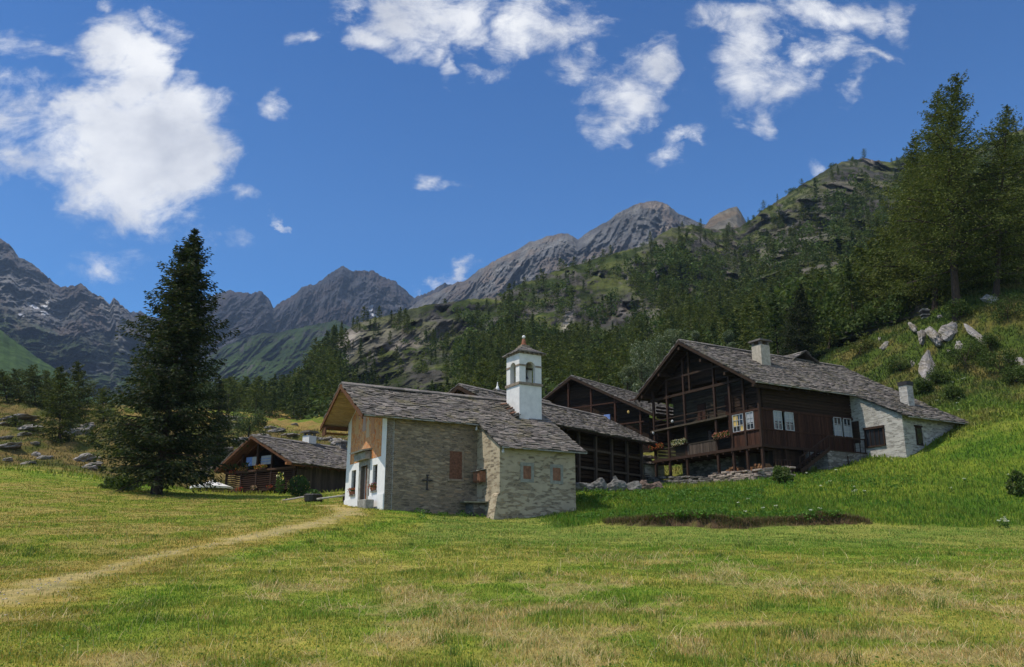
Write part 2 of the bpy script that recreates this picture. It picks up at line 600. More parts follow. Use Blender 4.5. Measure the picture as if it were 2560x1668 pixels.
M = {}
M['nave_stone'] = mat('nave_stone', lambda t: _stone(t, 3.3, (0.37, 0.295, 0.205), [(0, (0.060, 0.050, 0.043)), (0.35, (0.15, 0.122, 0.095)), (0.7, (0.26, 0.205, 0.148)), (1, (0.37, 0.245, 0.145))], 0.48, 0.05))
M['choir_stone'] = mat('choir_stone', lambda t: _stone(t, 3.0, (0.45, 0.375, 0.265), [(0, (0.085, 0.068, 0.052)), (0.5, (0.23, 0.18, 0.12)), (1, (0.36, 0.26, 0.155))], 0.66, 0.06, worn=0.055))
M['dry_stone'] = mat('dry_stone', lambda t: _stone(t, 2.0, (0.17, 0.155, 0.14), [(0, (0.07, 0.065, 0.06)), (0.5, (0.20, 0.185, 0.17)), (1, (0.38, 0.36, 0.34))], 0.30, 0.03, 3.0, 1.0))
M['pink_stone'] = mat('pink_stone', lambda t: _stone(t, 2.4, (0.26, 0.20, 0.17), [(0, (0.14, 0.11, 0.09)), (0.5, (0.30, 0.23, 0.19)), (1, (0.42, 0.36, 0.32))], 0.35, 0.04, 3.0, 0.9))
M['white_stone'] = mat('white_stone', lambda t: _stone(t, 2.8, (0.50, 0.47, 0.42), [(0, (0.13, 0.12, 0.11)), (0.5, (0.33, 0.31, 0.27)), (1, (0.52, 0.49, 0.44))], 0.56, 0.05, 3.6))
M['white_plaster'] = flat('white_plaster', (0.74, 0.73, 0.71), 0.9, 0.1, 0.07, 3.0)
M['tower_plaster'] = flat('tower_plaster', (0.68, 0.66, 0.62), 0.9, 0.1, 0.12, 2.2)
M['grey_stone'] = flat('grey_stone', (0.26, 0.25, 0.22), 0.9, 0.15, 0.4, 5.0)
M['chimney_plaster'] = flat('chimney_plaster', (0.42, 0.37, 0.29), 0.95, 0.1, 0.3, 4.0)
M['band_stone'] = flat('band_stone', (0.24, 0.19, 0.14), 0.9, 0.15, 0.35, 6.0)
M['white_knob'] = flat('white_knob', (0.72, 0.71, 0.68), 0.6, 0.3, 0.05)
M['iron'] = flat('iron', (0.025, 0.022, 0.02), 0.6, 0.4)
M['glass'] = flat('glass', (0.02, 0.022, 0.026), 0.08, 0.6, 0.1)
M['bronze'] = flat('bronze', (0.06, 0.045, 0.025), 0.45, 0.6)
M['terracotta'] = flat('terracotta', (0.26, 0.11, 0.065), 0.85, 0.15, 0.35, 9.0)
M['white_paint'] = flat('white_paint', (0.43, 0.43, 0.42), 0.6, 0.3, 0.05)
M['curtain'] = flat('curtain', (0.33, 0.34, 0.36), 0.9, 0.1, 0.15, 20)
M['curtain_gold'] = flat('curtain_gold', (0.55, 0.38, 0.13), 0.9, 0.1, 0.3, 12)
M['red_shutter'] = flat('red_shutter', (0.24, 0.115, 0.07), 0.8, 0.2, 0.3, 6)
M['brick_infill'] = flat('brick_infill', (0.15, 0.075, 0.05), 0.9, 0.1, 0.35, 9)
M['blue_surround'] = flat('blue_surround', (0.27, 0.265, 0.225), 0.9, 0.1, 0.2, 6)
M['door_wood'] = flat('door_wood', (0.19, 0.075, 0.035), 0.7, 0.3, 0.35, 7)
M['umbrella_cloth'] = flat('umbrella_cloth', (0.80, 0.78, 0.74), 0.9, 0.1, 0.04)
M['blue_cloth'] = flat('blue_cloth', (0.16, 0.24, 0.50), 0.9, 0.1, 0.2)
M['leaf'] = leafmat('leaf', 0.30)
M['grass'] = leafmat('grass', 0.32, 0.25)
M['petal'] = leafmat('petal', 0.35)


def _wood(c0, c1, stretch=(1.5, 1.5, 9), s2=22):
    def fn(t):
        co = t.coord()
        n = t.noise(t.mapping(co, stretch), 1.3, 6, 0.62)
        n2 = t.noise(t.mapping(co, tuple(x * 2 for x in stretch)), 4.0, 5, 0.6)
        blot = t.noise(co, 0.55, 3)
        col = t.ramp(n, [(0.30, c0), (0.62, c1), (0.80, tuple(min(1, x * 1.5) for x in c1))])
        col = t.mix(t.math('MULTIPLY', blot, 0.7), col, t.mix(n2, tuple(x * 0.45 for x in c0), c1))
        col = t.mix(1.0, col, t.attr('Col'), 'MULTIPLY')
        return col, t.bump(n2, 0.5, 0.02)
    return fn


M['dark_wood'] = mat('dark_wood', _wood((0.018, 0.011, 0.007), (0.052, 0.030, 0.018)))
M['grey_log'] = mat('grey_log', _wood((0.026, 0.020, 0.013), (0.064, 0.050, 0.033), (1.2, 1.2, 5)))
M['red_wood'] = mat('red_wood', _wood((0.026, 0.012, 0.008), (0.075, 0.033, 0.020), (9, 9, 1.2)))
M['post_wood'] = mat('post_wood', _wood((0.024, 0.014, 0.010), (0.060, 0.033, 0.022), (9, 9, 1.0)))
M['plank_wood'] = mat('plank_wood', _wood((0.26, 0.185, 0.105), (0.46, 0.345, 0.21), (3, 9, 3)))
M['verge_wood'] = mat('verge_wood', _wood((0.07, 0.030, 0.014), (0.15, 0.070, 0.034), (3, 3, 3)))
M['old_plank'] = mat('old_plank', _wood((0.045, 0.034, 0.026), (0.115, 0.085, 0.064), (9, 9, 1.0)))
M['grey_rail'] = mat('grey_rail', _wood((0.22, 0.20, 0.17), (0.42, 0.39, 0.34), (4, 4, 4)))
M['firewood'] = mat('firewood', _wood((0.15, 0.075, 0.035), (0.34, 0.18, 0.085), (5, 5, 5)))


def _slate(t):
    co = t.coord()
    n = t.noise(co, 9, 6, 0.65)
    lich = t.noise(co, 1.1, 5, 0.65)
    col = t.ramp(n, [(0.3, (0.085, 0.075, 0.068)), (0.55, (0.145, 0.127, 0.112)), (0.75, (0.22, 0.198, 0.172))])
    col = t.mix(1.0, col, t.attr('Col'), 'MULTIPLY')
    col = t.mix(t.ramp(lich, [(0.52, 0), (0.70, 0.7)]), col, (0.16, 0.135, 0.062))
    spot = t.noise(co, 23, 3, 0.5)
    col = t.mix(t.ramp(spot, [(0.62, 0), (0.70, 0.6)]), col, (0.34, 0.32, 0.28))
    return col, t.bump(n, 0.6, 0.03)


M['slate'] = mat('slate', _slate, 0.75, 0.3)


def _bark(t):
    co = t.coord()
    n = t.noise(t.mapping(co, (6, 6, 1.2)), 2.2, 6, 0.65)
    return t.ramp(n, [(0.3, (0.022, 0.015, 0.011)), (0.7, (0.085, 0.06, 0.044))]), t.bump(n, 0.9, 0.06)


M['bark'] = mat('bark', _bark)


def _rock(t):
    co = t.coord()
    st = t.noise(t.mapping(co, (1, 1, 4), rot=(0.5, 0.35, 0)), 1.6, 8, 0.62)
    n2 = t.noise(co, 7, 7, 0.62)
    col = t.ramp(st, [(0.28, (0.10, 0.088, 0.08)), (0.48, (0.27, 0.245, 0.225)), (0.7, (0.46, 0.425, 0.395))])
    col = t.mix(t.ramp(t.noise(co, 0.8, 5), [(0.5, 0), (0.64, 0.55)]), col, (0.19, 0.155, 0.075))
    return col, t.bump(t.math('ADD', st, t.math('MULTIPLY', n2, 0.6)), 1.0, 0.12)


M['rock'] = mat('rock', _rock)


def _ground(t):
    co = t.coord()
    c = t.attr('Col')
    n = t.noise(co, 3.2, 7, 0.7)
    n2 = t.noise(co, 0.6, 5, 0.6)
    c = t.mix(1.0, c, t.ramp(n, [(0.28, (0.55, 0.55, 0.5)), (0.5, (1, 1, 1)), (0.74, (1.45, 1.35, 1.2))]), 'MULTIPLY')
    c = t.mix(1.0, c, t.ramp(n2, [(0.3, (0.8, 0.85, 0.8)), (0.7, (1.2, 1.12, 1.1))]), 'MULTIPLY')
    return c, t.bump(n, 0.9, 0.12)


M['ground'] = mat('ground', _ground, 0.95, 0.05)


def _far(scale, bumpd, bs=1.0):
    def fn(t):
        co = t.coord()
        c = t.attr('Col')
        n = t.noise(t.mapping(co, (1, 0.28, 0.8)), 1.0 / scale, 9, 0.66)
        n2 = t.noise(t.mapping(co, (1, 0.28, 0.8), (3, 2, 1)), 5.0 / scale, 7, 0.6)
        c = t.mix(1.0, c, t.ramp(n, [(0.30, (0.55, 0.55, 0.57)), (0.5, (1, 1, 1)), (0.70, (1.5, 1.45, 1.38))]), 'MULTIPLY')
        c = t.mix(1.0, c, t.ramp(n2, [(0.32, (0.72, 0.75, 0.72)), (0.68, (1.25, 1.22, 1.2))]), 'MULTIPLY')
        return c, t.bump(t.math('ADD', n, t.math('MULTIPLY', n2, 0.35)), bs, bumpd)
    return fn


M['hill_ground'] = mat('hill_ground', _far(14.0, 4.0), 0.95, 0.05)


def _mountain(t):
    co = t.coord()
    c = t.attr('Col')
    n = t.noise(t.mapping(co, (1, 0.3, 0.7)), 1 / 130.0, 10, 0.68)
    st = t.noise(t.mapping(co, (0.5, 0.2, 2.2), rot=(0, R(38), 0)), 1 / 70.0, 9, 0.66)
    gl = t.noise(t.mapping(co, (2.2, 0.3, 0.35), rot=(0, R(-14), 0)), 1 / 90.0, 8, 0.62)
    f = t.math('ADD', t.math('MULTIPLY', n, 0.4), t.math('ADD', t.math('MULTIPLY', st, 0.35), t.math('MULTIPLY', gl, 0.25)))
    c = t.mix(1.0, c, t.ramp(f, [(0.36, (0.42, 0.42, 0.46)), (0.48, (0.88, 0.88, 0.90)), (0.54, (1.15, 1.13, 1.10)), (0.64, (2.1, 2.05, 1.95))]), 'MULTIPLY')
    return c, t.bump(f, 1.0, 190.0)


M['mountain_rock'] = mat('mountain_rock', _mountain, 0.95, 0.05)

# ------------------------------------------------------------------ ground
def lerp3(a, b, t):
    t = np.clip(t, 0, 1)[:, None]
    return np.asarray(a, float) * (1 - t) + np.asarray(b, float) * t


def ground_hit(px, py, y0=6.0, y1=240.0, n=1400):
    k, e = ray(px, py)
    Y = np.geomspace(y0, y1, n)
    d = (CAMZ + e * Y) - height(k * Y, Y)
    i = np.argmax(d < 0)
    if d[i] >= 0: i = n - 1
    y = Y[i]
    return (k * y, y, hz(k * y, y))


PATH_PX = [(-420, 1640), (-250, 1580), (-60, 1522), (60, 1482), (180, 1446), (320, 1410), (470, 1374), (610, 1345), (740, 1321), (830, 1301), (872, 1286), (868, 1275), (840, 1268), (812, 1264)]
PATH = np.array([ground_hit(*p)[:2] for p in PATH_PX])
# finely sampled centre line
_u = np.linspace(0, len(PATH) - 1, 260)
_ii = np.arange(len(PATH))
PATHF = np.stack([np.interp(_u, _ii, PATH[:, 0]), np.interp(_u, _ii, PATH[:, 1])], 1)
for _ in range(30):
    PATHF[1:-1] = 0.5 * PATHF[1:-1] + 0.25 * (PATHF[:-2] + PATHF[2:])


def path_dist(X, Y):
    out = np.full(len(X), 99.0)
    near = np.where((X < 3) & (Y < 62) & (X > -40))[0]
    for i in range(0, len(near), 30000):
        q = near[i:i + 30000]
        d = (X[q, None] - PATHF[None, ::2, 0]) ** 2 + (Y[q, None] - PATHF[None, ::2, 1]) ** 2
        out[q] = np.sqrt(d.min(1))
    return out


def path_side(X, Y):
    """1 beyond (left of) the path, 0 on the near side"""
    yc = np.interp(X, PATHF[:200, 0], PATHF[:200, 1], left=PATHF[0, 1], right=60)
    return sstep(-1.0, 1.0, Y - yc) * (X < -4)


STRAW_SPOTS = [(*ground_hit(px_, py_)[:2], rx_, ry_) for px_, py_, rx_, ry_ in ((2180, 1590, 1.0, .5), (2420, 1640, .9, .5), (1130, 1560, .8, .5), (2080, 1650, .7, .4), (1420, 1640, .6, .35), (1560, 1395, 1.3, .9), (1850, 1560, .6, .3), (760, 1470, .9, .5), (300, 1650, .5, .3))]


def straw_mask(X, Y):
    a = -.03 + fbm(X * 0.30, Y * 0.26, 3, 41, 0.55)
    b = fbm(X * 1.5, Y * 1.25, 4, 43, 0.6)
    m = sstep(0.50, 0.63, a * 0.45 + b * 0.55)
    zone = 1 - sstep(14, 30, Y)
    for (sx_, sy_, rx_, ry_) in STRAW_SPOTS:
        m = np.maximum(m, sstep(1.25, .55, np.hypot((X - sx_) / rx_, (Y - sy_) / ry_) + (b - .5) * 1.6))
    return m * zone * (1 - 0.75 * path_side(X, Y))


def gcol(X, Y):
    X = np.asarray(X, float); Y = np.asarray(Y, float)
    a = fbm(X * 0.16, Y * 0.16, 4, 61)
    b = fbm(X * 0.7, Y * 0.6, 4, 63)
    c = fbm(X * 2.4, Y * 2.2, 3, 65)
    g = lerp3((0.155, 0.225, 0.026), (0.265, 0.262, 0.050), sstep(0.35, 0.62, a * 0.5 + b * 0.5))
    g = g * (0.82 + 0.36 * c)[:, None]
    # mown, strawy foreground
    st = straw_mask(X, Y)
    g = lerp_v(g, np.array([0.36, 0.28, 0.13]), st * 0.60)
    # drier meadow to the left of the path
    ls = path_side(X, Y) * (1 - sstep(58, 72, Y))
    dry = lerp3((0.205, 0.225, 0.036), (0.300, 0.245, 0.075), sstep(0.42, 0.62, b))
    g = g * (1 - ls * 0.8)[:, None] + dry * (ls * 0.8)[:, None]
    # the trodden path
    pd = path_dist(X, Y) + (c - 0.5) * 1.2 + (b - 0.5) * 1.2
    g = lerp_v(g, np.array([0.27, 0.215, 0.046]), 0.7 * (1 - sstep(0.7, 2.2, pd)))
    w = 0.66
    g = lerp_v(g, np.array([0.42, 0.345, 0.17]), w * (1 - sstep(0.10, 0.85, pd)))
    # lush lawn above the step
    lawn = sstep(-0.2, 0.6, Y - bank_y(X)) * sstep(1.2, 2.5, X) * (1 - sstep(57, 74, Y + (b - 0.5) * 14 + np.maximum(0, X - 30) * 0.1))
    lg = lerp3((0.072, 0.136, 0.014), (0.145, 0.190, 0.022), sstep(0.32, 0.66, a * .45 + b * 0.35 + c * 0.2))
    g = g * (1 - lawn)[:, None] + lg * lawn[:, None]
    fr = sstep(26, 34, Y) * (1 - lawn) * (X > -4)
    g = g * (1 - 0.5 * fr)[:, None] + np.array([0.175, 0.215, 0.056]) * (0.5 * fr)[:, None]
    # rough slope on the right, with russet patches
    rs = sstep(57, 74, Y + (b - 0.5) * 14) * sstep(8, 16, X)
    rg = lerp3((0.056, 0.086, 0.016), (0.128, 0.112, 0.034), sstep(0.42, 0.66, a * 0.4 + b * 0.6))
    g = g * (1 - rs)[:, None] + rg * rs[:, None]
    # left hillside
    lh = sstep(76, 86, Y) * (1 - sstep(4, 16, X))
    hg = lerp3((0.080, 0.090, 0.022), (0.175, 0.130, 0.050), sstep(0.40, 0.64, a * 0.4 + b * 0.6))
    g = g * (1 - lh)[:, None] + hg * lh[:, None]
    clear = lh * sstep(135, 150, Y) * sstep(-75, -62, X)
    cg = lerp3((0.120, 0.165, 0.022), (0.260, 0.185, 0.060), sstep(0.40, 0.6, a * 0.6 + b * 0.4))
    g = g * (1 - clear)[:, None] + cg * clear[:, None]
    # bare soil on the step's face
    soil = sstep(0.05, 0.25, bank_h(X)) * (1 - sstep(0.2, 0.42, np.abs(Y - bank_y(X)) + (c - 0.5) * 0.3))
    g = lerp_v(g, np.array([0.085, 0.058, 0.035]), soil)
    return g


def lerp_v(g, v, t):
    t = np.clip(t, 0, 1)[:, None]
    return g * (1 - t) + v * t


def build_ground():
    ks = np.concatenate([np.linspace(-3.2, -1.0, 24)[:-1], np.linspace(-1.0, 1.0, 520), np.linspace(1.0, 3.2, 24)[1:]])
    ys = np.concatenate([np.linspace(-14, 5, 16)[:-1], np.geomspace(25, 255, 560) - 20])
    K, Yg = np.meshgrid(ks, ys)
    X = (K * (Yg + 20) * 0.92).ravel(); Y = Yg.ravel()
    Z = height(X, Y)
    # the far edge drops away behind the last crest
    Z = Z - sstep(200, 235, Y) * 25
    nx, ny = len(ks), len(ys)
    i = np.arange(nx * (ny - 1)).reshape(ny - 1, nx)[:, :-1].ravel()
    q = np.stack([i, i + 1, i + nx + 1, i + nx], 1)
    o = np_mesh('ground', np.stack([X, Y, Z], 1), q, M['ground'], col=gcol(X, Y), smooth=True)
    tag(o, 'grassy alpine meadow rising to the village', kind='structure')


build_ground()


def build_path():
    """the worn track: a thin ragged sheet lying on the meadow"""
    rng = np.random.default_rng(4)
    n = len(PATHF)
    tang = np.gradient(PATHF, axis=0)
    tang /= np.linalg.norm(tang, axis=1)[:, None] + 1e-9
    nor = np.stack([-tang[:, 1], tang[:, 0]], 1)
    L = np.concatenate([[0], np.cumsum(np.linalg.norm(np.diff(PATHF, axis=0), axis=1))])
    wl = 0.12 + 0.32 * fbm(L * 0.6, L * 0 + 1, 3, 71) + 0.25 * vnoise(L * 3.1, L * 0, 72)
    wr = 0.12 + 0.32 * fbm(L * 0.6, L * 0 + 9, 3, 73) + 0.25 * vnoise(L * 3.3, L * 0, 74)
    cols = 9
    V = []
    for j in range(cols):
        f = j / (cols - 1) * 2 - 1
        w = np.where(f < 0, wr, wl)
        p = PATHF + nor * (f * w)[:, None]
        V.append(np.stack([p[:, 0], p[:, 1], height(p[:, 0], p[:, 1]) + 0.012 - 0.02 * abs(f) ** 6], 1))
    V = np.stack(V, 1).reshape(-1, 3)
    i = (np.arange(n - 1)[:, None] * cols + np.arange(cols - 1)[None, :]).ravel()
    q = np.stack([i, i + 1, i + cols + 1, i + cols], 1)
    c = gcol(V[:, 0], V[:, 1])
    o = np_mesh('path', V, q, M['ground'], col=c, smooth=True)
    tag(o, 'yellow worn footpath curving across the meadow to the chapel', kind='structure')


build_path()


# ------------------------------------------------------------------ hill and mountains: relief sheets with real depth
def relief(name, label, sil, yr, foot, pxr, nc, nr, amp, seed, material, colour, jag=3.0, cell=1.0, hpow=1.0, back=0.35, spur=(1.0, 0.0), bf=1.0, stair=0, dets=(.30, .08), zones=(), kind='structure', build=True):
    """sil: crest line in px; yr: crest distance (list of px,Y); foot: list of (px,py,Y)"""
    px = np.linspace(pxr[0], pxr[1], nc)
    sx, sy = zip(*sil)
    pr = np.interp(px, sx, sy)
    pr = pr + jag * (fbm(px / 22.0, px * 0 + seed, 4, seed, 0.6) - 0.5) * 2 + jag * 0.7 * (ridged(px / 9.0, px * 0 + seed, 3, seed + 3) - 0.6)
    Yr = np.interp(px, *zip(*yr))
    fx, fpy, fY = zip(*foot)
    pf = np.interp(px, fx, fpy); Yf = np.interp(px, fx, fY)
    _, er = ray(px, pr)
    _, ef = ray(px, pf)
    s = np.concatenate([np.linspace(0, 1, nr), 1 + np.linspace(0, back, 14)[1:]])
    S = np.repeat(s[:, None], nc, 1); PX = np.repeat(px[None, :], len(s), 0)
    Sf = np.minimum(S, 1)
    E = ef + (er - ef) * Sf
    Y = Yf + (Yr - Yf) * Sf ** hpow
    Xm = (PX - CX) / F * Y
    scale = float(np.mean(Yr)) / 1000.0 * cell
    zz = Sf * float(np.mean((er - ef) * Yr))
    u = 170 * scale
    wx = Xm / u + 0.5 * (fbm(Xm / (1.6 * u), zz / u, 3, seed + 5) - .5); b = zz / u * bf
    a2 = wx * spur[0] + b * spur[1]
    b2 = b * spur[0] - wx * spur[1]
    d = ridged(a2, b2 * 0.28, 5, seed + 11, 0.55) * 0.75 + fbm(a2 * 1.3 + 5, b2 * 0.9, 4, seed + 13, 0.5) * 0.5 - 0.66
    d2 = ridged(a2 * 3.6 + 2, b2 * 1.3, 5, seed + 17, 0.6) - 0.6
    d3 = ridged(wx * 11, b * 9, 4, seed + 19, 0.6) - 0.6
    win = np.clip(Sf * 5, 0, 1) * np.clip((1.0 - Sf) * 6 + 0.12, 0, 1)
    if stair:
        c = sstep(.33, .50, fbm(Xm / (1.5 * u) + 3, zz / (1.1 * u), 3, seed + 23)) * np.clip((1 - Sf) * 12, 0, 1)
        for (x0_, s0_, w_, h_, v_) in zones:
            zw = np.exp(-((PX - x0_) / w_) ** 2 - ((Sf - s0_) / h_) ** 2)
            c = c * (1 - zw) + v_ * zw
        q = Sf * stair + 3.4 * (fbm(Xm / (.9 * u), zz / (1.4 * u), 4, seed + 29) - .5) + .9 * (fbm(Xm / (.16 * u), zz / (.2 * u), 3, seed + 37) - .5) - Xm / u * .42
        q0 = -Xm / u * .42
        T = (np.floor(q) + sstep(.60, 1.0, q - np.floor(q)) - q0) / stair
        lin = Sf ** hpow
        Y = Yf + (Yr - Yf) * np.clip(lin * (1 - .93 * c) + (.93 * c) * T * lin / np.maximum(Sf, .02), 0.0, 1.05)
    Y = Y * (1 - (amp * d + amp * dets[0] * d2 + amp * dets[1] * d3) * win)
    bk = np.maximum(S - 1, 0)
    k, _ = ray(PX, pr[None, :] + 0 * PX)
    kf, _ = ray(PX, pf[None, :] + 0 * PX)
    K = kf + (k - kf) * Sf
    Y = Y + bk * np.mean(Yr) * 0.9
    Z = CAMZ + E * Y
    Z = np.where(S > 1, (CAMZ + er * Yr) - (bk / back) ** 1.2 * (er - ef) * Yr * 0.8, Z)
    X = K * np.where(S > 1, Yr + (Y - Yr) * 0.6, Y)
    P = np.stack([X, Y, Z], 2)
    du = np.gradient(P, axis=1); dv = np.gradient(P, axis=0)
    N = np.cross(du, dv); N /= np.linalg.norm(N, axis=2)[..., None] + 1e-9
    N *= np.sign(N[..., 2:3] + 1e-9)
    if build:
        C = colour(PX, Sf, N, P)
        ny = len(s)
        i = (np.arange(ny - 1)[:, None] * nc + np.arange(nc - 1)[None, :]).ravel()
        q = np.stack([i, i + 1, i + nc + 1, i + nc], 1)
        o = np_mesh(name, P.reshape(-1, 3), q, material, col=C.reshape(-1, 3), smooth=False)
        tag(o, label, kind=kind)
    return dict(px=px, s=s, P=P, N=N, nr=nr)


def mixc(a, b, t):
    return a * (1 - t[..., None]) + np.asarray(b) * t[..., None]


def col_mountain(rock, grass, glo, ghi, gmax, seed, snow=(), scree=()):
    def fn(PX, S, N, P):
        n = fbm(PX / 60, S * 9, 5, seed); n2 = fbm(PX / 14, S * 30, 4, seed + 2)
        c = np.asarray(rock)[None, None] * (0.62 + 0.8 * n2)[..., None]
        c = mixc(c, np.asarray(rock) * np.array([1.15, 1.0, 0.9]), sstep(0.5, 0.65, n))
        g = sstep(glo, ghi, N[..., 2] + (n - 0.5) * 0.7) * (1 - sstep(gmax - 0.25, gmax + 0.1, S + (n - 0.5) * 0.5))
        c = mixc(c, np.asarray(grass) * (0.75 + 0.5 * n2.mean()), g)
        for (x, y, w, h, rot) in scree:
            c = mixc(c, (0.25, 0.245, 0.24), blob(PX, P, x, y, w, h, rot, n2))
        for (x, y, w, h, rot) in snow:
            c = mixc(c, (0.85, 0.87, 0.9), blob(PX, P, x, y, w, h, rot, n2, 0.2))
        return c
    return fn


def blob(PX, P, x, y, w, h, rot, n, soft=0.45):
    """patch of another ground cover (scree, snow field) lying on the slope"""
    a = -P[..., 1] * SP + (P[..., 2] - CAMZ) * CP
    d = P[..., 1] * CP + (P[..., 2] - CAMZ) * SP
    sx = CX + F * P[..., 0] / d; sy = CY - F * a / d
    c, s = math.cos(R(rot)), math.sin(R(rot))
    u = ((sx - x) * c + (sy - y) * s) / w; v = (-(sx - x) * s + (sy - y) * c) / h
    return 1 - sstep(1 - soft, 1 + soft, np.hypot(u, v) + (n - 0.5) * 0.8)


relief('valley_floor', 'green valley floor below the peaks', [(-900, 1004), (3400, 1004)], [(0, 1500)], [(0, 1045, 250)], (-900, 3400), 60, 20, 0.02, 3, M['hill_ground'],
       lambda PX, S, N, P: np.ones(PX.shape + (3,)) * np.array([0.05, 0.075, 0.025]), jag=2)
# dark middle peaks
relief('dark_mountain', 'dark jagged rock peaks in the middle distance', [(60, 800), (300, 770), (420, 800), (470, 772), (505, 762), (530, 740), (560, 730), (590, 727), (625, 736), (655, 727), (672, 745), (684, 772), (700, 758), (745, 728), (790, 706), (830, 676), (858, 661), (880, 676), (905, 678), (930, 672), (955, 690), (985, 700), (1010, 728), (1035, 742), (1075, 730), (1110, 706), (1135, 712), (1160, 745), (1250, 820), (1400, 900)],
       [(0, 3300), (1400, 3000)], [(0, 1020, 1900), (700, 1000, 1700), (1400, 1000, 1900)], (60, 1400), 800, 260, 0.20, 31, M['mountain_rock'],
       col_mountain((0.082, 0.083, 0.095), (0.040, 0.058, 0.026), 0.52, 0.85, 0.42, 201, snow=[(926, 772, 5, 11, 30), (938, 790, 13, 3, 25)]), jag=8, cell=0.42, spur=(1.0, 0.35), dets=(.75, .26))
relief('green_shoulder', 'green shoulder under the middle peaks', [(340, 1040), (400, 985), (470, 925), (560, 866), (640, 836), (700, 830), (780, 812), (840, 800), (920, 840), (1050, 900)],
       [(0, 2000)], [(340, 1041, 1000), (1050, 1040, 900)], (340, 1050), 320, 130, 0.16, 37, M['mountain_rock'],
       col_mountain((0.10, 0.095, 0.09), (0.062, 0.098, 0.030), 0.46, 0.74, 1.2, 207), jag=4, cell=0.5, spur=(.9, .6), dets=(.8, .25))
# left massif
relief('left_mountain', 'grey rock massif with scree and snow patches, green lower flank', [(-700, 480), (-300, 540), (-60, 590), (0, 598), (22, 606), (48, 640), (85, 664), (120, 690), (152, 716), (182, 712), (205, 704), (228, 728), (252, 738), (275, 760), (285, 742), (300, 762), (318, 778), (345, 800), (380, 850), (430, 930), (520, 1000)],
       [(-700, 2600), (520, 2300)], [(-700, 1040, 900), (520, 1040, 1300)], (-700, 520), 700, 280, 0.22, 47, M['mountain_rock'],
       col_mountain((0.150, 0.146, 0.146), (0.060, 0.092, 0.030), 0.22, 0.55, 0.66, 211, snow=[(114, 768, 10, 5, 10), (84, 766, 14, 4, 28), (108, 783, 12, 4, 12), (52, 788, 8, 3, 20), (118, 757, 7, 3, 0)],
                    scree=[(70, 745, 85, 42, 32), (285, 800, 26, 80, -25), (225, 920, 60, 14, 0), (20, 700, 20, 60, -30)]), jag=8, cell=0.50, spur=(0.80, 0.85), dets=(.75, .25))
relief('lower_flank', 'smooth green slope below the left massif', [(-700, 700), (-200, 800), (0, 824), (60, 870), (110, 905), (170, 945), (240, 1000), (290, 1058)],
       [(0, 1100)], [(-700, 1060, 520), (290, 1060, 620)], (-700, 290), 320, 90, 0.12, 53, M['hill_ground'],
       col_mountain((0.12, 0.11, 0.10), (0.055, 0.095, 0.024), 0.40, 0.66, 1.5, 217), jag=3, cell=0.8)
# grey dome and its long ridge
relief('grey_mountain', 'bare grey dome with a long ridge falling to the left', [(980, 800), (1060, 745), (1130, 712), (1165, 700), (1200, 672), (1260, 640), (1330, 603), (1400, 583), (1420, 583), (1445, 600), (1470, 578), (1520, 552), (1560, 522), (1600, 507), (1640, 502), (1668, 512), (1700, 535), (1740, 552), (1800, 575), (1900, 640), (2050, 760)],
       [(980, 2500), (1600, 1900), (2050, 1800)], [(980, 960, 1250), (1600, 900, 1050), (2050, 900, 1050)], (980, 2050), 640, 200, 0.12, 61, M['mountain_rock'],
       col_mountain((0.215, 0.208, 0.200), (0.072, 0.098, 0.040), 0.50, 0.80, 0.62, 221, scree=[(1500, 590, 80, 16, -15), (1400, 610, 90, 12, -28)]), jag=4, cell=0.36, spur=(0.8, -0.7), dets=(.7, .25))
relief('small_peak', 'small pointed peak showing over the forest ridge', [(1740, 600), (1775, 548), (1800, 530), (1828, 520), (1842, 516), (1852, 530), (1866, 556), (1890, 600)],
       [(1740, 1150), (1900, 1150)], [(1740, 680, 900), (1900, 680, 900)], (1740, 1890), 110, 70, 0.05, 67, M['mountain_rock'],
       col_mountain((0.25, 0.225, 0.18), (0.12, 0.135, 0.05), 0.55, 0.8, .6, 227), jag=2, cell=0.5)


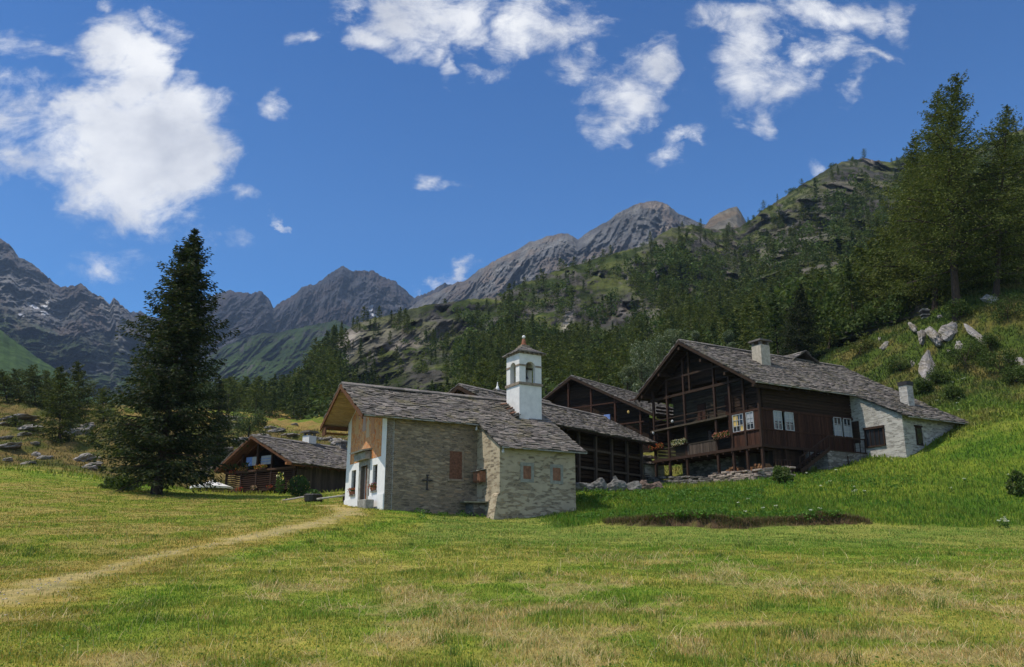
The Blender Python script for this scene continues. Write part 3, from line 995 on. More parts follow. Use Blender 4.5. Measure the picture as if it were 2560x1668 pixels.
# wooded hillside
CRAGS = [(985, .66, 150, .34, 1.0), (1560, .62, 90, .12, 1.0), (2000, .72, 150, .16, 1.0), (2120, .92, 120, .09, .9), (1640, .93, 60, .08, 1.0), (1290, .82, 80, .10, .15), (1510, .80, 60, .08, .15), (1380, .45, 60, .12, .9)]
def col_hill(PX, S, N, P):
    X, Y, Z = P[..., 0], P[..., 1], P[..., 2]
    n = fbm(X / 26 + Z / 30, Y / 26 + Z / 22, 5, 301)
    n2 = fbm(X / 5 + Z / 9, Y / 9 - Z / 3.2, 4, 303)
    n3 = fbm(X / 60, Z / 40, 3, 305)
    c = mixc(np.ones(PX.shape + (3,)) * np.array([0.036, 0.050, 0.014]), (0.082, 0.094, 0.027), sstep(0.40, 0.60, n))
    c = c * (.7 + .6 * n2)[..., None]
    cliff = sstep(0.74, 0.52, N[..., 2] + (n2 - 0.5) * 0.35 + (n - 0.5) * 0.25)
    cliff = np.maximum(cliff, .85 * sstep(.57, .66, fbm(X / 21 + Z / 40, Z / 17, 4, 307)))
    for (x0_, s0_, w_, h_, v_) in CRAGS:
        if v_ > .5: cliff = np.maximum(cliff, np.exp(-((PX - x0_) / (w_ * .8)) ** 2 - ((S - s0_) / (h_ * .85)) ** 2) * sstep(.36, .52, n2 * .5 + fbm(X / 16 + Z / 30, Z / 12, 4, 309) * .5))
    rock = mixc(np.ones(PX.shape + (3,)) * np.array([0.078, 0.070, 0.068]), (0.150, 0.132, 0.118), sstep(.42, .62, n3)) * (0.35 + 1.25 * n2)[..., None]
    c = c * (1 - cliff[..., None]) + rock * cliff[..., None]
    for (x, y, w, h, rot) in [(1420, 800, 14, 26, 20), (852, 880, 26, 75, 42), (800, 950, 16, 55, 30), (1780, 800, 20, 12, 0), (1890, 790, 12, 8, 0)]:
        c = mixc(c, np.array([0.34, 0.30, 0.265]), (.35 + .9 * n2).clip(0, 1) * blob(PX, P, x, y, w, h, rot, n2))
    return c


HILL_SIL = [(500, 1046), (600, 1030), (660, 1016), (715, 990), (755, 945), (800, 885), (840, 845), (900, 806), (960, 790), (1040, 768), (1100, 760), (1180, 748), (1240, 742), (1300, 712), (1360, 690), (1420, 668), (1480, 650), (1540, 632), (1620, 610), (1680, 570), (1730, 560), (1790, 575), (1850, 566), (1885, 545), (1930, 510), (1990, 470), (2040, 440), (2085, 412), (2130, 397), (2160, 394), (2190, 400), (2225, 408), (2260, 396), (2300, 398), (2380, 392), (2440, 370), (2500, 346), (2525, 330), (2570, 318), (2700, 250), (3100, 160)]
HILL = relief('wooded_hillside', 'steep wooded hillside with cliffs and grassy ledges', HILL_SIL,
              [(500, 280), (800, 330), (1000, 380), (1300, 430), (1600, 480), (1900, 540), (2150, 560), (2600, 480), (3100, 380)],
              [(500, 1075, 200), (800, 1075, 185), (1000, 1100, 140), (1300, 1080, 130), (1700, 1010, 118), (1950, 945, 106), (2150, 880, 100), (2350, 800, 94), (2560, 745, 98), (3100, 640, 96)],
              (500, 3100), 760, 300, 0.050, 71, M['hill_ground'], col_hill, jag=5, cell=0.42, hpow=1.2, spur=(1.0, -0.3), bf=0.8, stair=8, dets=(.5, .22), zones=CRAGS)

# ------------------------------------------------------------------ building helpers
RNG = random.Random(11)


def slate_patch(mb, o, uax, u0, u1, top, bot, course=0.24, thick=0.045, seed=1, wob=0.03):
    """courses of split stone slabs; top/bot = (v, z) in the plane across the ridge; o origin; uax: function (u, v, z) -> point"""
    rg = random.Random(seed)
    dv, dz = bot[0] - top[0], bot[1] - top[1]
    L = math.hypot(dv, dz)
    n = max(2, int(L / course))
    nv, nz = (-dz / L, dv / L)
    if nz < 0: nv, nz = -nv, -nz
    def P(u, s, h):
        sag = -0.05 * math.sin(math.pi * min(1, max(0, (u - u0) / (u1 - u0)))) + wob * math.sin(u * 1.3 + s * 0.9 + seed)
        return uax(u, top[0] + dv * s / L + nv * h, top[1] + dz * s / L + nz * (h + sag))
    # boarding under the slabs
    nseg = 8
    for i in range(nseg):
        a, b = u0 + (u1 - u0) * i / nseg, u0 + (u1 - u0) * (i + 1) / nseg
        mb.hexa([P(a, 0, -0.06), P(b, 0, -0.06), P(b, L, -0.06), P(a, L, -0.06), P(a, 0, 0.0), P(b, 0, 0.0), P(b, L, 0.0), P(a, L, 0.0)], 0, (0.45, 0.42, 0.4))
    for k in range(n):
        s0 = L * k / n
        u = u0 - rg.random() * 0.25
        while u < u1:
            w = rg.uniform(0.20, 0.56)
            a, b = max(u, u0 - rg.random() * 0.10), min(u + w - 0.015, u1 + rg.random() * 0.10)
            u += w
            if b - a < 0.08: continue
            s1 = s0 + L / n * rg.uniform(1.10, 1.45) + rg.uniform(-0.03, 0.05)
            if k == n - 1: s1 = L + rg.uniform(0.02, 0.16)
            t = thick * rg.uniform(0.6, 1.5)
            h0, h1 = rg.uniform(0.0, 0.02), rg.uniform(0.025, 0.07)
            tl = rg.uniform(-0.02, 0.02)
            g = rg.choice([0.62, 0.78, 0.9, 1.0, 1.0, 1.1, 1.22, 1.5]) * rg.uniform(0.85, 1.15)
            c = (g * rg.uniform(0.97, 1.05), g, g * rg.uniform(0.93, 1.03))
            ch = rg.uniform(-0.05, 0.05)
            mb.hexa([P(a, s0, h0), P(b, s0, h0), P(b + ch * 0.5, s1, h1 + tl), P(a + ch, s1 - ch, h1 - tl),
                     P(a, s0, h0 + t), P(b, s0, h0 + t), P(b + ch * 0.5, s1, h1 + t + tl), P(a + ch, s1 - ch, h1 + t - tl)], 0, c)


def ridge_caps(mb, P, u0, u1, v, z, seed=3):
    rg = random.Random(seed)
    u = u0
    while u < u1:
        w = rg.uniform(0.4, 0.8)
        for sgn in (-1, 1):
            g = rg.uniform(0.8, 1.5)
            b = min(u + w, u1 + 0.05)
            mb.hexa([P(u, v, z + 0.06), P(b, v, z + 0.07), P(b, v + sgn * 0.32, z - 0.10), P(u, v + sgn * 0.30, z - 0.11),
                     P(u, v, z + 0.12), P(b, v, z + 0.13), P(b, v + sgn * 0.34, z - 0.04), P(u, v + sgn * 0.32, z - 0.05)], 0, (g, g, g))
        u += w


def ID(u, v, z): return (u, v, z)


def log_wall(mb, p, q, z0, z1, step=0.2, depth=0.16, seed=0, gap=0.03, jit=0.015, m=0, shade=(0.7, 1.3)):
    """stacked squared logs between plan points p and q"""
    rg = random.Random(seed)
    p, q = Vector((*p, 0)), Vector((*q, 0))
    n = max(1, round((z1 - z0) / step))
    d = (q - p).normalized(); s = Vector((-d.y, d.x, 0))
    for i in range(n):
        za, zb = z0 + (z1 - z0) * i / n, z0 + (z1 - z0) * (i + 1) / n - gap
        o = s * rg.uniform(-jit, jit)
        g = rg.uniform(*shade)
        mb.bar(p + o + Vector((0, 0, (za + zb) / 2)), q + o + Vector((0, 0, (za + zb) / 2 + rg.uniform(-.01, .01))), depth, zb - za, m, c=(g, g, g))


def board_wall(mb, p, q, z0, z1, w=0.18, depth=0.05, seed=0, m=0, zf=None):
    """upright boards"""
    rg = random.Random(seed)
    p, q = Vector((*p, 0)), Vector((*q, 0))
    L = (q - p).length; n = max(1, round(L / w)); d = (q - p) / n; s = Vector((-d.y, d.x, 0)).normalized()
    for i in range(n):
        g = rg.uniform(0.65, 1.3); o = s * rg.uniform(-0.008, 0.008)
        c = p + d * (i + 0.5) + o
        zt = z1 if zf is None else zf(c)
        mb.bar(c + Vector((0, 0, z0)), c + Vector((0, 0, zt)), d.length * 0.95, depth, m, up=s, c=(g, g, g))


def window(parent, mats_, c, ax, nrm, w, h, sash=2, rows=3, name='window', glass=None, frame=None, depth=0.06):
    """c: bottom centre on the wall; ax: horizontal axis; nrm: outward normal. window > frame, pane (mesh, not a hole: recessed glass)"""
    c, ax, nrm, up = Vector(c), Vector(ax), Vector(nrm), Vector((0, 0, 1))
    fr = MB(); t = 0.045
    for sg in (-1, 1):
        fr.bar(c + ax * (sg * (w / 2)), c + ax * (sg * (w / 2)) + up * h, t, depth * 2, 0, up=nrm)
    for zz in (0, h):
        fr.bar(c - ax * (w / 2 + t / 2) + up * zz, c + ax * (w / 2 + t / 2) + up * zz, depth * 2 + 0.004, t, 0)
    for i in range(1, sash):
        x = -w / 2 + w * i / sash
        fr.bar(c + ax * x, c + ax * x + up * h, 0.035, depth * 1.6, 0, up=nrm)
    for j in range(1, rows):
        fr.bar(c - ax * (w / 2) + up * (h * j / rows), c + ax * (w / 2) + up * (h * j / rows), depth * 1.4, 0.03, 0)
    f = fr.build(name, frame or M['white_paint'], parent)
    g = MB()
    a, b = c - ax * (w / 2) - nrm * 0.02, c + ax * (w / 2) - nrm * 0.02
    g.hexa([a - nrm * 0.02, b - nrm * 0.02, b, a, a - nrm * 0.02 + up * h, b - nrm * 0.02 + up * h, b + up * h, a + up * h])
    g.build('pane', glass or M['glass'], f)
    return f


def leaf_cloud(rng, C, R3, n, size, cols, flat_=0.6, shell=0.5):
    """n small leaf quads spread through an ellipsoid; returns V, Q, colours"""
    d = rng.normal(size=(n, 3)); d /= np.linalg.norm(d, axis=1)[:, None]
    r = rng.random(n) ** (1 / 3.0); r = shell * (0.6 + 0.4 * r) + (1 - shell) * r
    P = np.asarray(C) + d * r[:, None] * np.asarray(R3)
    return leaf_quads(rng, P, size, cols)


def leaf_quads(rng, P, size, cols, axis=None, wid=0.5):
    n = len(P)
    a = rng.normal(size=(n, 3)) if axis is None else axis + rng.normal(size=(n, 3)) * 0.35
    a /= np.linalg.norm(a, axis=1)[:, None]
    b = np.cross(a, rng.normal(size=(n, 3))); b /= np.linalg.norm(b, axis=1)[:, None] + 1e-9
    s = (size * rng.uniform(0.6, 1.35, n))[:, None]
    V = np.stack([P - a * s, P + b * s * wid, P + a * s, P - b * s * wid], 1).reshape(-1, 3)
    Q = np.arange(4 * n).reshape(n, 4)
    cols = np.asarray(cols)
    c = cols[rng.integers(0, len(cols), n)] * rng.uniform(0.75, 1.25, n)[:, None]
    return V, Q, np.repeat(c, 4, 0)


def join(parts):
    V, Q, C, off = [], [], [], 0
    for v, q, c in parts:
        V.append(v); Q.append(q + off); C.append(c); off += len(v)
    return np.concatenate(V), np.concatenate(Q), np.concatenate(C)


GREENS = [(0.05, 0.10, 0.02), (0.07, 0.13, 0.03), (0.04, 0.08, 0.02)]


def flower_box(loc, rz, length, cols, label, seed, box='post_wood', n=150, lush=1.0):
    t = thing('flower_box', label, 'flower box', loc, rz, 'flower boxes on the houses')
    b = MB(); b.hexa([(-length / 2, -0.10, 0), (length / 2, -0.10, 0), (length / 2, 0.10, 0), (-length / 2, 0.10, 0), (-length / 2 - .02, -0.13, 0.17), (length / 2 + .02, -0.13, 0.17), (length / 2 + .02, 0.13, 0.17), (-length / 2 - .02, 0.13, 0.17)])
    b.build('planter', M[box], t)
    rng = np.random.default_rng(seed)
    k = max(2, int(length / 0.3))
    ps = [leaf_cloud(rng, (-length / 2 + length * (i + .5) / k, -0.04, 0.24), (0.2, 0.18, 0.17 * lush), n // k, 0.055, GREENS) for i in range(k)]
    v, q, c = join(ps); np_mesh('leaves', v, q, M['leaf'], t, col=c)
    ps = [leaf_cloud(rng, (-length / 2 + length * (i + .5) / k, -0.08, 0.25), (0.24, 0.22, 0.20 * lush), int(n * 0.8) // k, 0.05, cols, shell=1.0) for i in range(k)]
    v, q, c = join(ps); np_mesh('blossoms', v, q, M['petal'], t, col=c)
    return t


# ================================================================== CHAPEL
TH = R(30)
CT, ST = math.cos(TH), math.sin(TH)
C0 = pt(959, 1264, 45.0)
CHW, RV, RZ, SLP = 6.1, 3.3, 6.85, 0.6        # facade width, ridge position and height, roof slope


def world_of(o, th, u, v, z):
    return (o[0] + u * math.cos(th) - v * math.sin(th), o[1] + u * math.sin(th) + v * math.cos(th), o[2] + z)


def fresco(t):
    co = t.coord()
    n = t.noise(t.mapping(co, (1, 1.5, 0.9)), 2.6, 6, 0.68)
    col = t.ramp(n, [(0.30, (0.20, 0.06, 0.022)), (0.41, (0.58, 0.17, 0.035)), (0.48, (0.40, 0.19, 0.09)), (0.53, (0.58, 0.36, 0.19)), (0.57, (0.66, 0.23, 0.045)), (0.70, (0.30, 0.18, 0.12))])
    n2 = t.noise(t.mapping(co, (1, 1.3, 1.0), (3, 1, 0)), 1.7, 5, 0.65)
    col = t.mix(t.ramp(n2, [(0.56, 0), (0.66, 0.6)]), col, (0.54, 0.33, 0.17))
    n3 = t.noise(t.mapping(co, (1, 1.6, 1.0), (7, 4, 2)), 2.2, 4, 0.6)
    col = t.mix(t.ramp(n3, [(0.62, 0), (0.68, 0.7)]), col, (0.16, 0.19, 0.28))
    col = t.mix(t.ramp(t.noise(co, 18, 5), [(0.4, 0), (0.75, 0.35)]), col, (0.56, 0.47, 0.34))
    return col, None


M['fresco'] = mat('fresco', fresco, 0.95, 0.05)


def chapel_roof_z(v):
    return RZ - SLP * (RV - v) if v < RV else RZ - SLP * (v - RV)


def build_chapel():
    ch = thing('chapel', 'stone chapel with painted white front, slate roof and white bell tower', 'chapel', C0, TH)
    e = 0.10
    # nave long wall, back wall and side walls
    w = MB()
    w.prism([(0.02, 0, -1.6), (5.44, 0, -1.6), (5.44, 0, chapel_roof_z(0) - e), (0.02, 0, chapel_roof_z(0) - e)], (0, 0.6, 0))
    w.box(0.3, 10.3, CHW - 0.6, CHW, -1.6, chapel_roof_z(CHW) - e)
    w.build('nave_wall', M['nave_stone'], ch)
    c = MB()   # the lower choir block standing proud of the nave
    zr = lambda v: chapel_roof_z(v) - e
    c.prism([(5.44, -2.6, -1.6), (5.44, 0.3, -1.6), (5.44, 0.3, zr(0.3)), (5.44, -2.6, zr(-2.6))], (0.5, 0, 0))
    c.box(5.94, 10.27, -2.6, -2.1, -1.6, zr(-2.6))
    c.prism([(9.77, -2.1, -1.6), (9.77, CHW - .6, -1.6), (9.77, CHW - .6, zr(CHW - .6)), (9.77, RV, zr(RV)), (9.77, -2.1, zr(-2.1))], (0.5, 0, 0))
    c.build('choir_wall', M['choir_stone'], ch)
    # front: white plaster wall with its gable, openings cut as boxes between piers
    f = MB()
    T = 0.45
    def col_(v0, v1, z0, z1f):
        f.prism([(0, v0, z0), (0, v1, z0), (0, v1, z1f(v1)), (0, v0, z1f(v0))], (T, 0, 0))
    gz = lambda v: chapel_roof_z(v) - e
    spans = [(0.0, 1.09), (1.76, 2.45), (3.50, 4.40), (5.12, CHW)]
    for a, b in spans: col_(a, b, -1.2, gz)
    col_(1.09, 1.76, -1.2, lambda v: 0.86); col_(1.09, 1.76, 2.24, gz)
    col_(4.40, 5.12, -1.2, lambda v: 0.86); col_(4.40, 5.12, 2.24, gz)
    f.prism([(0, 2.45, 2.32), (0, 3.50, 2.32), (0, 3.50, gz(3.50)), (0, RV, gz(RV)), (0, 2.45, gz(2.45))], (T, 0, 0))
    f.build('front_wall', M['white_plaster'], ch)
    for v0, v1 in ((0.0, 2.2), (3.78, CHW)):
        b = MB(); b.box(-0.05, -0.002, v0 + .01, v1, -1.2, 0.62); b.build('plinth', M['white_plaster'], ch)
    # painted panel
    p = MB()
    top = lambda v: chapel_roof_z(v) - 0.22
    p.prism([(-0.012, 0.62, 2.62), (-0.012, CHW - .62, 2.62), (-0.012, CHW - .62, top(CHW - .62)), (-0.012, RV, top(RV)), (-0.012, 0.62, top(0.62))], (0.010, 0, 0))
    # three vague robed figures and a frame line in the painting
    fg = p; rg = random.Random(5)
    cols = [((0.33, 0.07, 0.035), 2.0), ((0.15, 0.18, 0.30), 3.35), ((0.42, 0.25, 0.10), 4.5), ((0.36, 0.14, 0.06), 1.2), ((0.40, 0.36, 0.28), 2.75)]
    for (cc, v) in cols:
        hgt = rg.uniform(.8, 1.15); zb = 2.9 + rg.uniform(0, 1.5)
        out = [(-0.022, v - .28, zb), (-0.022, v + .30, zb), (-0.022, v + .2, zb + hgt * .6), (-0.022, v + .23, zb + hgt * .8), (-0.022, v + .1, zb + hgt * .86), (-0.022, v + .09, zb + hgt), (-0.022, v - .09, zb + hgt), (-0.022, v - .1, zb + hgt * .86), (-0.022, v - .25, zb + hgt * .8), (-0.022, v - .17, zb + hgt * .55)]
        fg.prism(out, (0.008, 0, 0), 1, cc)
    p.build('fresco', [M['fresco'], mat('fresco_figures', lambda t: (t.mix(t.noise(t.coord(), 5, 6, 0.7), t.mix(0.5, t.attr('Col'), (0.60, 0.30, 0.12)), t.mix(0.6, t.attr('Col'), (0.58, 0.42, 0.26))), None))], ch)
    # door
    d = MB()
    d.box(0.26, 0.32, 2.45, 3.50, 0.0, 2.32)
    for k in range(2):
        v0 = 2.49 + k * 0.52
        for z0, z1 in ((0.15, 0.75), (0.85, 1.35), (1.45, 2.2)):
            d.box(0.235, 0.26, v0 + .05, v0 + .44, z0, z1)
    dr = d.build('door', M['door_wood'], ch)
    h = MB(); h.tube([(0.20, 2.92, 1.05), (0.20, 2.92, 1.25)], 0.02, 6); h.build('handle', M['iron'], dr)
    s = MB()
    s.box(-0.06, 0.2, 2.20, 2.45, -1.0, 2.32); s.box(-0.06, 0.2, 3.50, 3.78, -1.0, 2.32); s.box(-0.07, 0.2, 2.18, 3.80, 2.32, 2.58)
    s.build('door_surround', M['grey_stone'], ch)
    s = MB(); s.hexa([(-0.55, 2.0, 3.02), (0, 2.0, 3.12), (0, 4.0, 3.12), (-0.55, 4.0, 3.02), (-0.58, 1.98, 3.10), (0, 1.98, 3.22), (0, 4.02, 3.22), (-0.58, 4.02, 3.10)])
    s.box(-0.34, -0.03, 2.1, 3.9, 2.62, 3.03)
    s.build('stone_canopy', M['grey_stone'], ch)
    # front windows with grilles
    for v0, v1 in ((1.09, 1.76), (4.40, 5.12)):
        wd = window(ch, None, (0.22, (v0 + v1) / 2, 0.90), (0, 1, 0), (-1, 0, 0), v1 - v0 - .06, 1.28, 2, 3, frame=M['dark_wood'])
        g = MB()
        for i in range(1, 5): g.tube([(0.08, v0 + (v1 - v0) * i / 5, 0.86), (0.08, v0 + (v1 - v0) * i / 5, 2.24)], 0.010, 5)
        for z in (1.2, 1.55, 1.9): g.tube([(0.08, v0, z), (0.08, v1, z)], 0.010, 5)
        g.build('grille', M['iron'], wd)
        sl_ = MB(); sl_.box(-0.09, 0.2, v0 - .06, v1 + .06, 0.78, 0.858); sl_.build('sill', M['grey_stone'], wd)
    # blind window of the nave, iron cross
    b = MB(); b.box(3.75, 4.5, -0.02, 0.004, 1.55, 3.06); bw = b.build('blind_window', M['brick_infill'], ch)
    b = MB(); b.box(4.5, 4.62, -0.035, 0.003, 1.47, 3.14); b.box(3.63, 4.62, -0.06, 0.003, 1.42, 1.55); b.box(3.68, 4.5, -0.035, 0.003, 3.06, 3.14); b.build('frame', M['band_stone'], bw)
    x = MB(); x.bar((2.42, -0.05, 0.92), (2.42, -0.05, 1.66), 0.06, 0.04, 0, up=(0, 1, 0)); x.bar((2.19, -0.053, 1.40), (2.65, -0.053, 1.40), 0.04, 0.06)
    for q in ((2.42, 0.92), (2.42, 1.66), (2.19, 1.40), (2.65, 1.40)): x.box(q[0] - .06, q[0] + .06, -0.075, -0.025, q[1] - .045, q[1] + .045)
    x.box(2.38, 2.46, -0.05, 0.0, 1.36, 1.44)
    x.build('iron_cross', M['iron'], ch)
    # choir windows with grey-blue surrounds
    for u0, u1 in ((6.88, 7.38), (8.77, 9.28)):
        b = MB()
        b.box(u0 - .17, u1 + .17, -2.618, -2.598, 1.30, 1.48); b.box(u0 - .17, u1 + .17, -2.618, -2.598, 2.18, 2.36)
        b.box(u0 - .17, u0, -2.618, -2.598, 1.48, 2.18); b.box(u1, u1 + .17, -2.618, -2.598, 1.48, 2.18)
        f_ = b.build('choir_window', M['blue_surround'], ch)
        b = MB()
        for i in range(3): b.box(u0 + (u1 - u0) * i / 3, u0 + (u1 - u0) * (i + 1) / 3 - .012, -2.612, -2.599, 1.48, 2.18)
        b.build('shutter', M['red_shutter'], f_)
    # roof: one slope on the far side, one near slope that runs on down over the choir
    r = MB()
    slate_patch(r, None, ID, -1.5, 5.3, (RV, RZ), (-0.42, RZ - SLP * (RV + 0.42)), seed=2)
    slate_patch(r, None, ID, 5.3, 10.75, (RV, RZ), (-2.95, RZ - SLP * (RV + 2.95)), seed=3)
    slate_patch(r, None, ID, -1.5, 10.75, (RV, RZ), (6.55, RZ - SLP * 3.25), seed=4)
    ridge_caps(r, ID, -1.5, 10.7, RV, RZ + .03, 5)
    rf = r.build('roof', M['slate'], ch)
    # boarded underside of the front overhang, purlins and verge boards
    b = MB(); rg = random.Random(8)
    for side in (1, -1):
        vend = 6.5 if side == 1 else -0.40
        L = abs(vend - RV) * math.hypot(1, SLP)
        n = int(L / 0.24)
        for i in range(n):
            va = RV + (vend - RV) * i / n; vb = RV + (vend - RV) * (i + 0.86) / n
            za, zb = chapel_roof_z(va) - 0.105, chapel_roof_z(vb) - 0.105
            g = rg.uniform(0.85, 1.15)
            b.hexa([(-1.42, va, za - .03), (-0.01, va, za - .03), (-0.01, vb, zb - .03), (-1.42, vb, zb - .03), (-1.42, va, za), (-0.01, va, za), (-0.01, vb, zb), (-1.42, vb, zb)], 0, (g, g, g))
    b.build('soffit', M['plank_wood'], rf)
    b = MB()
    for side in (1, -1):
        vend = 6.6 if side == 1 else -0.46
        b.prism([(-1.56, RV, RZ - .02), (-1.56, vend, chapel_roof_z(vend) - .02), (-1.56, vend, chapel_roof_z(vend) - .26), (-1.56, RV, RZ - .27)], (0.07, 0, 0))
    for v, z in ((6.25, chapel_roof_z(6.25) - .3), (RV, RZ - .36), (0.2, chapel_roof_z(0.2) - .28)):
        b.box(-1.48, 0.0, v - .10, v + .10, z - .11, z + .11)
    b.box(-1.44, -0.03, 5.95, 6.5, 4.42, 4.47)
    b.box(-1.46, -1.38, 5.9, 6.5, 4.30, 4.75)
    b.build('verge_board', M['verge_wood'], rf)
    g = MB()
    g.bar((-1.45, -0.47, chapel_roof_z(-0.47) - .03), (5.25, -0.47, chapel_roof_z(-0.47) - .03), 0.08, 0.07, 0)
    g.bar((5.35, -3.0, chapel_roof_z(-3.0) - .03), (10.8, -3.0, chapel_roof_z(-3.0) - .03), 0.08, 0.07, 0)
    g.build('gutter', M['grey_stone'], rf)
    for u, v in ((5.2, -0.35), (5.5, -2.85)):
        k = MB(); z = chapel_roof_z(v) - .42
        k.lathe([(0.02, 0.28), (0.05, 0.2), (0.075, 0.1), (0.07, 0.02), (0.02, 0)], (u, v, z), 8); k.build('insulator', M['white_paint'], ch, smooth=True)
    # poor box on the sunny wall
    a = MB(); a.box(5.06, 5.44, -1.05, -0.30, 1.38, 1.95); a.box(5.02, 5.06, -1.0, -0.36, 1.44, 1.88)
    bx = a.build('wall_box', M['red_shutter'], ch)
    a = MB(); a.hexa([(4.94, -1.13, 1.955), (5.46, -1.13, 2.06), (5.46, -0.22, 2.06), (4.94, -0.22, 1.955), (4.94, -1.13, 1.985), (5.46, -1.13, 2.09), (5.46, -0.22, 2.09), (4.94, -0.22, 1.985)]); a.build('lid', M['grey_rail'], bx)
    # slab seat on rubble at the inner corner
    a = MB(); a.hexa([(4.2, -0.98, 0.24), (5.5, -1.4, 0.24), (5.5, -0.02, 0.28), (4.45, -0.02, 0.28), (4.15, -1.0, 0.31), (5.5, -1.45, 0.31), (5.5, -0.02, 0.35), (4.4, -0.02, 0.35)]); st = a.build('slab_seat', M['grey_stone'], ch)
    a = MB(); a.box(4.75, 5.44, -0.95, -0.02, -0.9, 0.24); a.build('seat_base', M['dry_stone'], st)
    a = MB(); a.hexa([(4.98, -2.62, -1.2), (5.44, -2.62, -1.2), (5.44, -1.7, -1.2), (5.0, -1.7, -1.2), (5.30, -2.61, 0.55), (5.44, -2.61, 0.7), (5.44, -1.9, 0.7), (5.30, -1.9, 0.5)]); a.build('rubble_foot', M['choir_stone'], ch)
    # ---- bell tower
    bt = MB()
    u0, v0, W = 8.7, 0.86, 1.56
    bt.box(u0, u0 + W, v0, v0 + W, 4.4, 7.46)
    tw = bt.build('bell_tower', M['tower_plaster'], ch)
    t = MB()
    H, TT, a0, a1, spr = 1.86, 0.26, 0.44, 1.12, 0.97
    zb = 7.62
    def arch(ax, org, nrm, x0, x1):
        n = 12; pts = [(x0, 0), (a0, 0), (a0, spr)]
        cx, r = (a0 + a1) / 2, (a1 - a0) / 2
        pts += [(cx - r * math.cos(math.pi * i / n), spr + r * math.sin(math.pi * i / n)) for i in range(1, n)]
        pts += [(a1, spr), (a1, 0), (x1, 0), (x1, H), (x0, H)]
        t.prism([Vector(org) + Vector(ax) * x + Vector((0, 0, z)) for x, z in pts], Vector(nrm) * -TT)
    arch((1, 0, 0), (u0, v0, zb), (0, -1, 0), 0, W)
    arch((1, 0, 0), (u0, v0 + W, zb), (0, 1, 0), 0, W)
    arch((0, 1, 0), (u0 + .001, v0, zb), (-1, 0, 0), TT, W - TT)
    arch((0, 1, 0), (u0 + W - .001, v0, zb), (1, 0, 0), TT, W - TT)
    t.build('belfry', M['tower_plaster'], tw)
    b = MB(); b.box(u0 - .07, u0 + W + .07, v0 - .07, v0 + W + .07, 7.46, 7.62)
    for (x0, x1, y0, y1) in ((u0 - .03, u0 + a0, v0 - .03, v0 + .10), (u0 + a1, u0 + W + .03, v0 - .03, v0 + .10), (u0 - .031, u0 + .10, v0 + .10, v0 + a0), (u0 - .031, u0 + .10, v0 + a1, v0 + W + .03), (u0 + W - .1, u0 + W + .031, v0 + .1, v0 + a0), (u0 + W - .1, u0 + W + .031, v0 + a1, v0 + W + .03)):
        b.box(x0, x1, y0, y1, zb + spr + .02, zb + spr + .13)
    b.build('cornice', M['band_stone'], tw)
    k = MB(); rg = random.Random(3)
    for i in range(6):
        o = -0.05 + (W + .1) * i / 5
        for (x, y) in ((u0 + o, v0 - .09), (u0 + o, v0 + W + .09), (u0 - .09, v0 + o), (u0 + W + .09, v0 + o)):
            k.box(x - .05, x + .05, y - .08, y + .08, 9.39, 9.47)
    k.box(u0 - .02, u0 + W + .02, v0 - .02, v0 + W + .02, 9.40, 9.465)
    k.build('bracket_course', M['band_stone'], tw)
    r = MB(); c_ = (u0 + W / 2, v0 + W / 2)
    r.box(u0 + .02, u0 + W - .02, v0 + .02, v0 + W - .02, 9.475, 9.53)
    lev = [(0.98, 9.49), (0.88, 9.55), (0.77, 9.61), (0.65, 9.68), (0.52, 9.75), (0.42, 9.83)]
    for i, (hw, z) in enumerate(lev):
        n = max(2, int(hw * 5))
        for sd in range(4):
            for j in range(n):
                a_, b_ = -hw + 2 * hw * j / n, -hw + 2 * hw * (j + 1) / n - .015
                g = rg.uniform(0.7, 1.8); dz = rg.uniform(-.02, .02); ex = rg.uniform(0, .08)
                ps = []
                for zz in (0, .05):
                    for (x, o, up) in ((a_, hw + ex, -.03), (b_, hw + ex, -.03), (b_ * .72, hw * .55, .13), (a_ * .72, hw * .55, .13)):
                        X_, Y_ = [(x, -o), (o, x), (-x, o), (-o, -x)][sd]
                        ps.append((c_[0] + X_, c_[1] + Y_, z + zz + dz + up))
                r.hexa(ps, 0, (g, g, g))
    r.build('tower_roof', M['slate'], tw)
    k = MB(); k.box(c_[0] - .36, c_[0] + .36, c_[1] - .36, c_[1] + .36, 9.8, 9.98); k.box(c_[0] - .27, c_[0] + .27, c_[1] - .27, c_[1] + .27, 9.98, 10.10); k.build('pedestal', M['band_stone'], tw)
    k = MB(); k.lathe([(0.20, 10.10), (0.20, 10.18), (0.15, 10.2), (0.13, 10.35), (0.09, 10.52), (0.05, 10.56)], (*c_, 0), 10)
    fn_ = k.build('finial', M['terracotta'], tw)
    k = MB(); k.lathe([(0.02, 10.55), (0.085, 10.59), (0.115, 10.66), (0.085, 10.73), (0.02, 10.77)], (*c_, 0), 10); k.build('finial_ball', M['white_knob'], fn_, smooth=True)
    k = MB(); k.lathe([(0.30, 8.02), (0.27, 8.06), (0.20, 8.2), (0.165, 8.42), (0.13, 8.55), (0.03, 8.6)], (*c_, 0), 14)
    k.box(u0 + .2, u0 + W - .2, c_[1] - .06, c_[1] + .06, 8.6, 8.72)
    k.tube([(*c_, 8.1), (*c_, 7.9)], 0.04, 6)
    k.build('bell', M['bronze'], tw)
    # fallen slabs against the tower foot
    for i in range(9):
        k = MB() if i == 0 else k
        v = 2.4 - i * 0.2; u = 8.62 - rg.uniform(0, .2); z = chapel_roof_z(v) + .12
        ang = rg.uniform(-.5, .5)
        k.bar((u - .2, v - .25 * ang, z), (u + .12, v + .25 * ang, z + .12), rg.uniform(.2, .4), .06, 0, c=((1.9, 1.1, .8) if i % 3 == 0 else (1.3, 1.25, 1.2)))
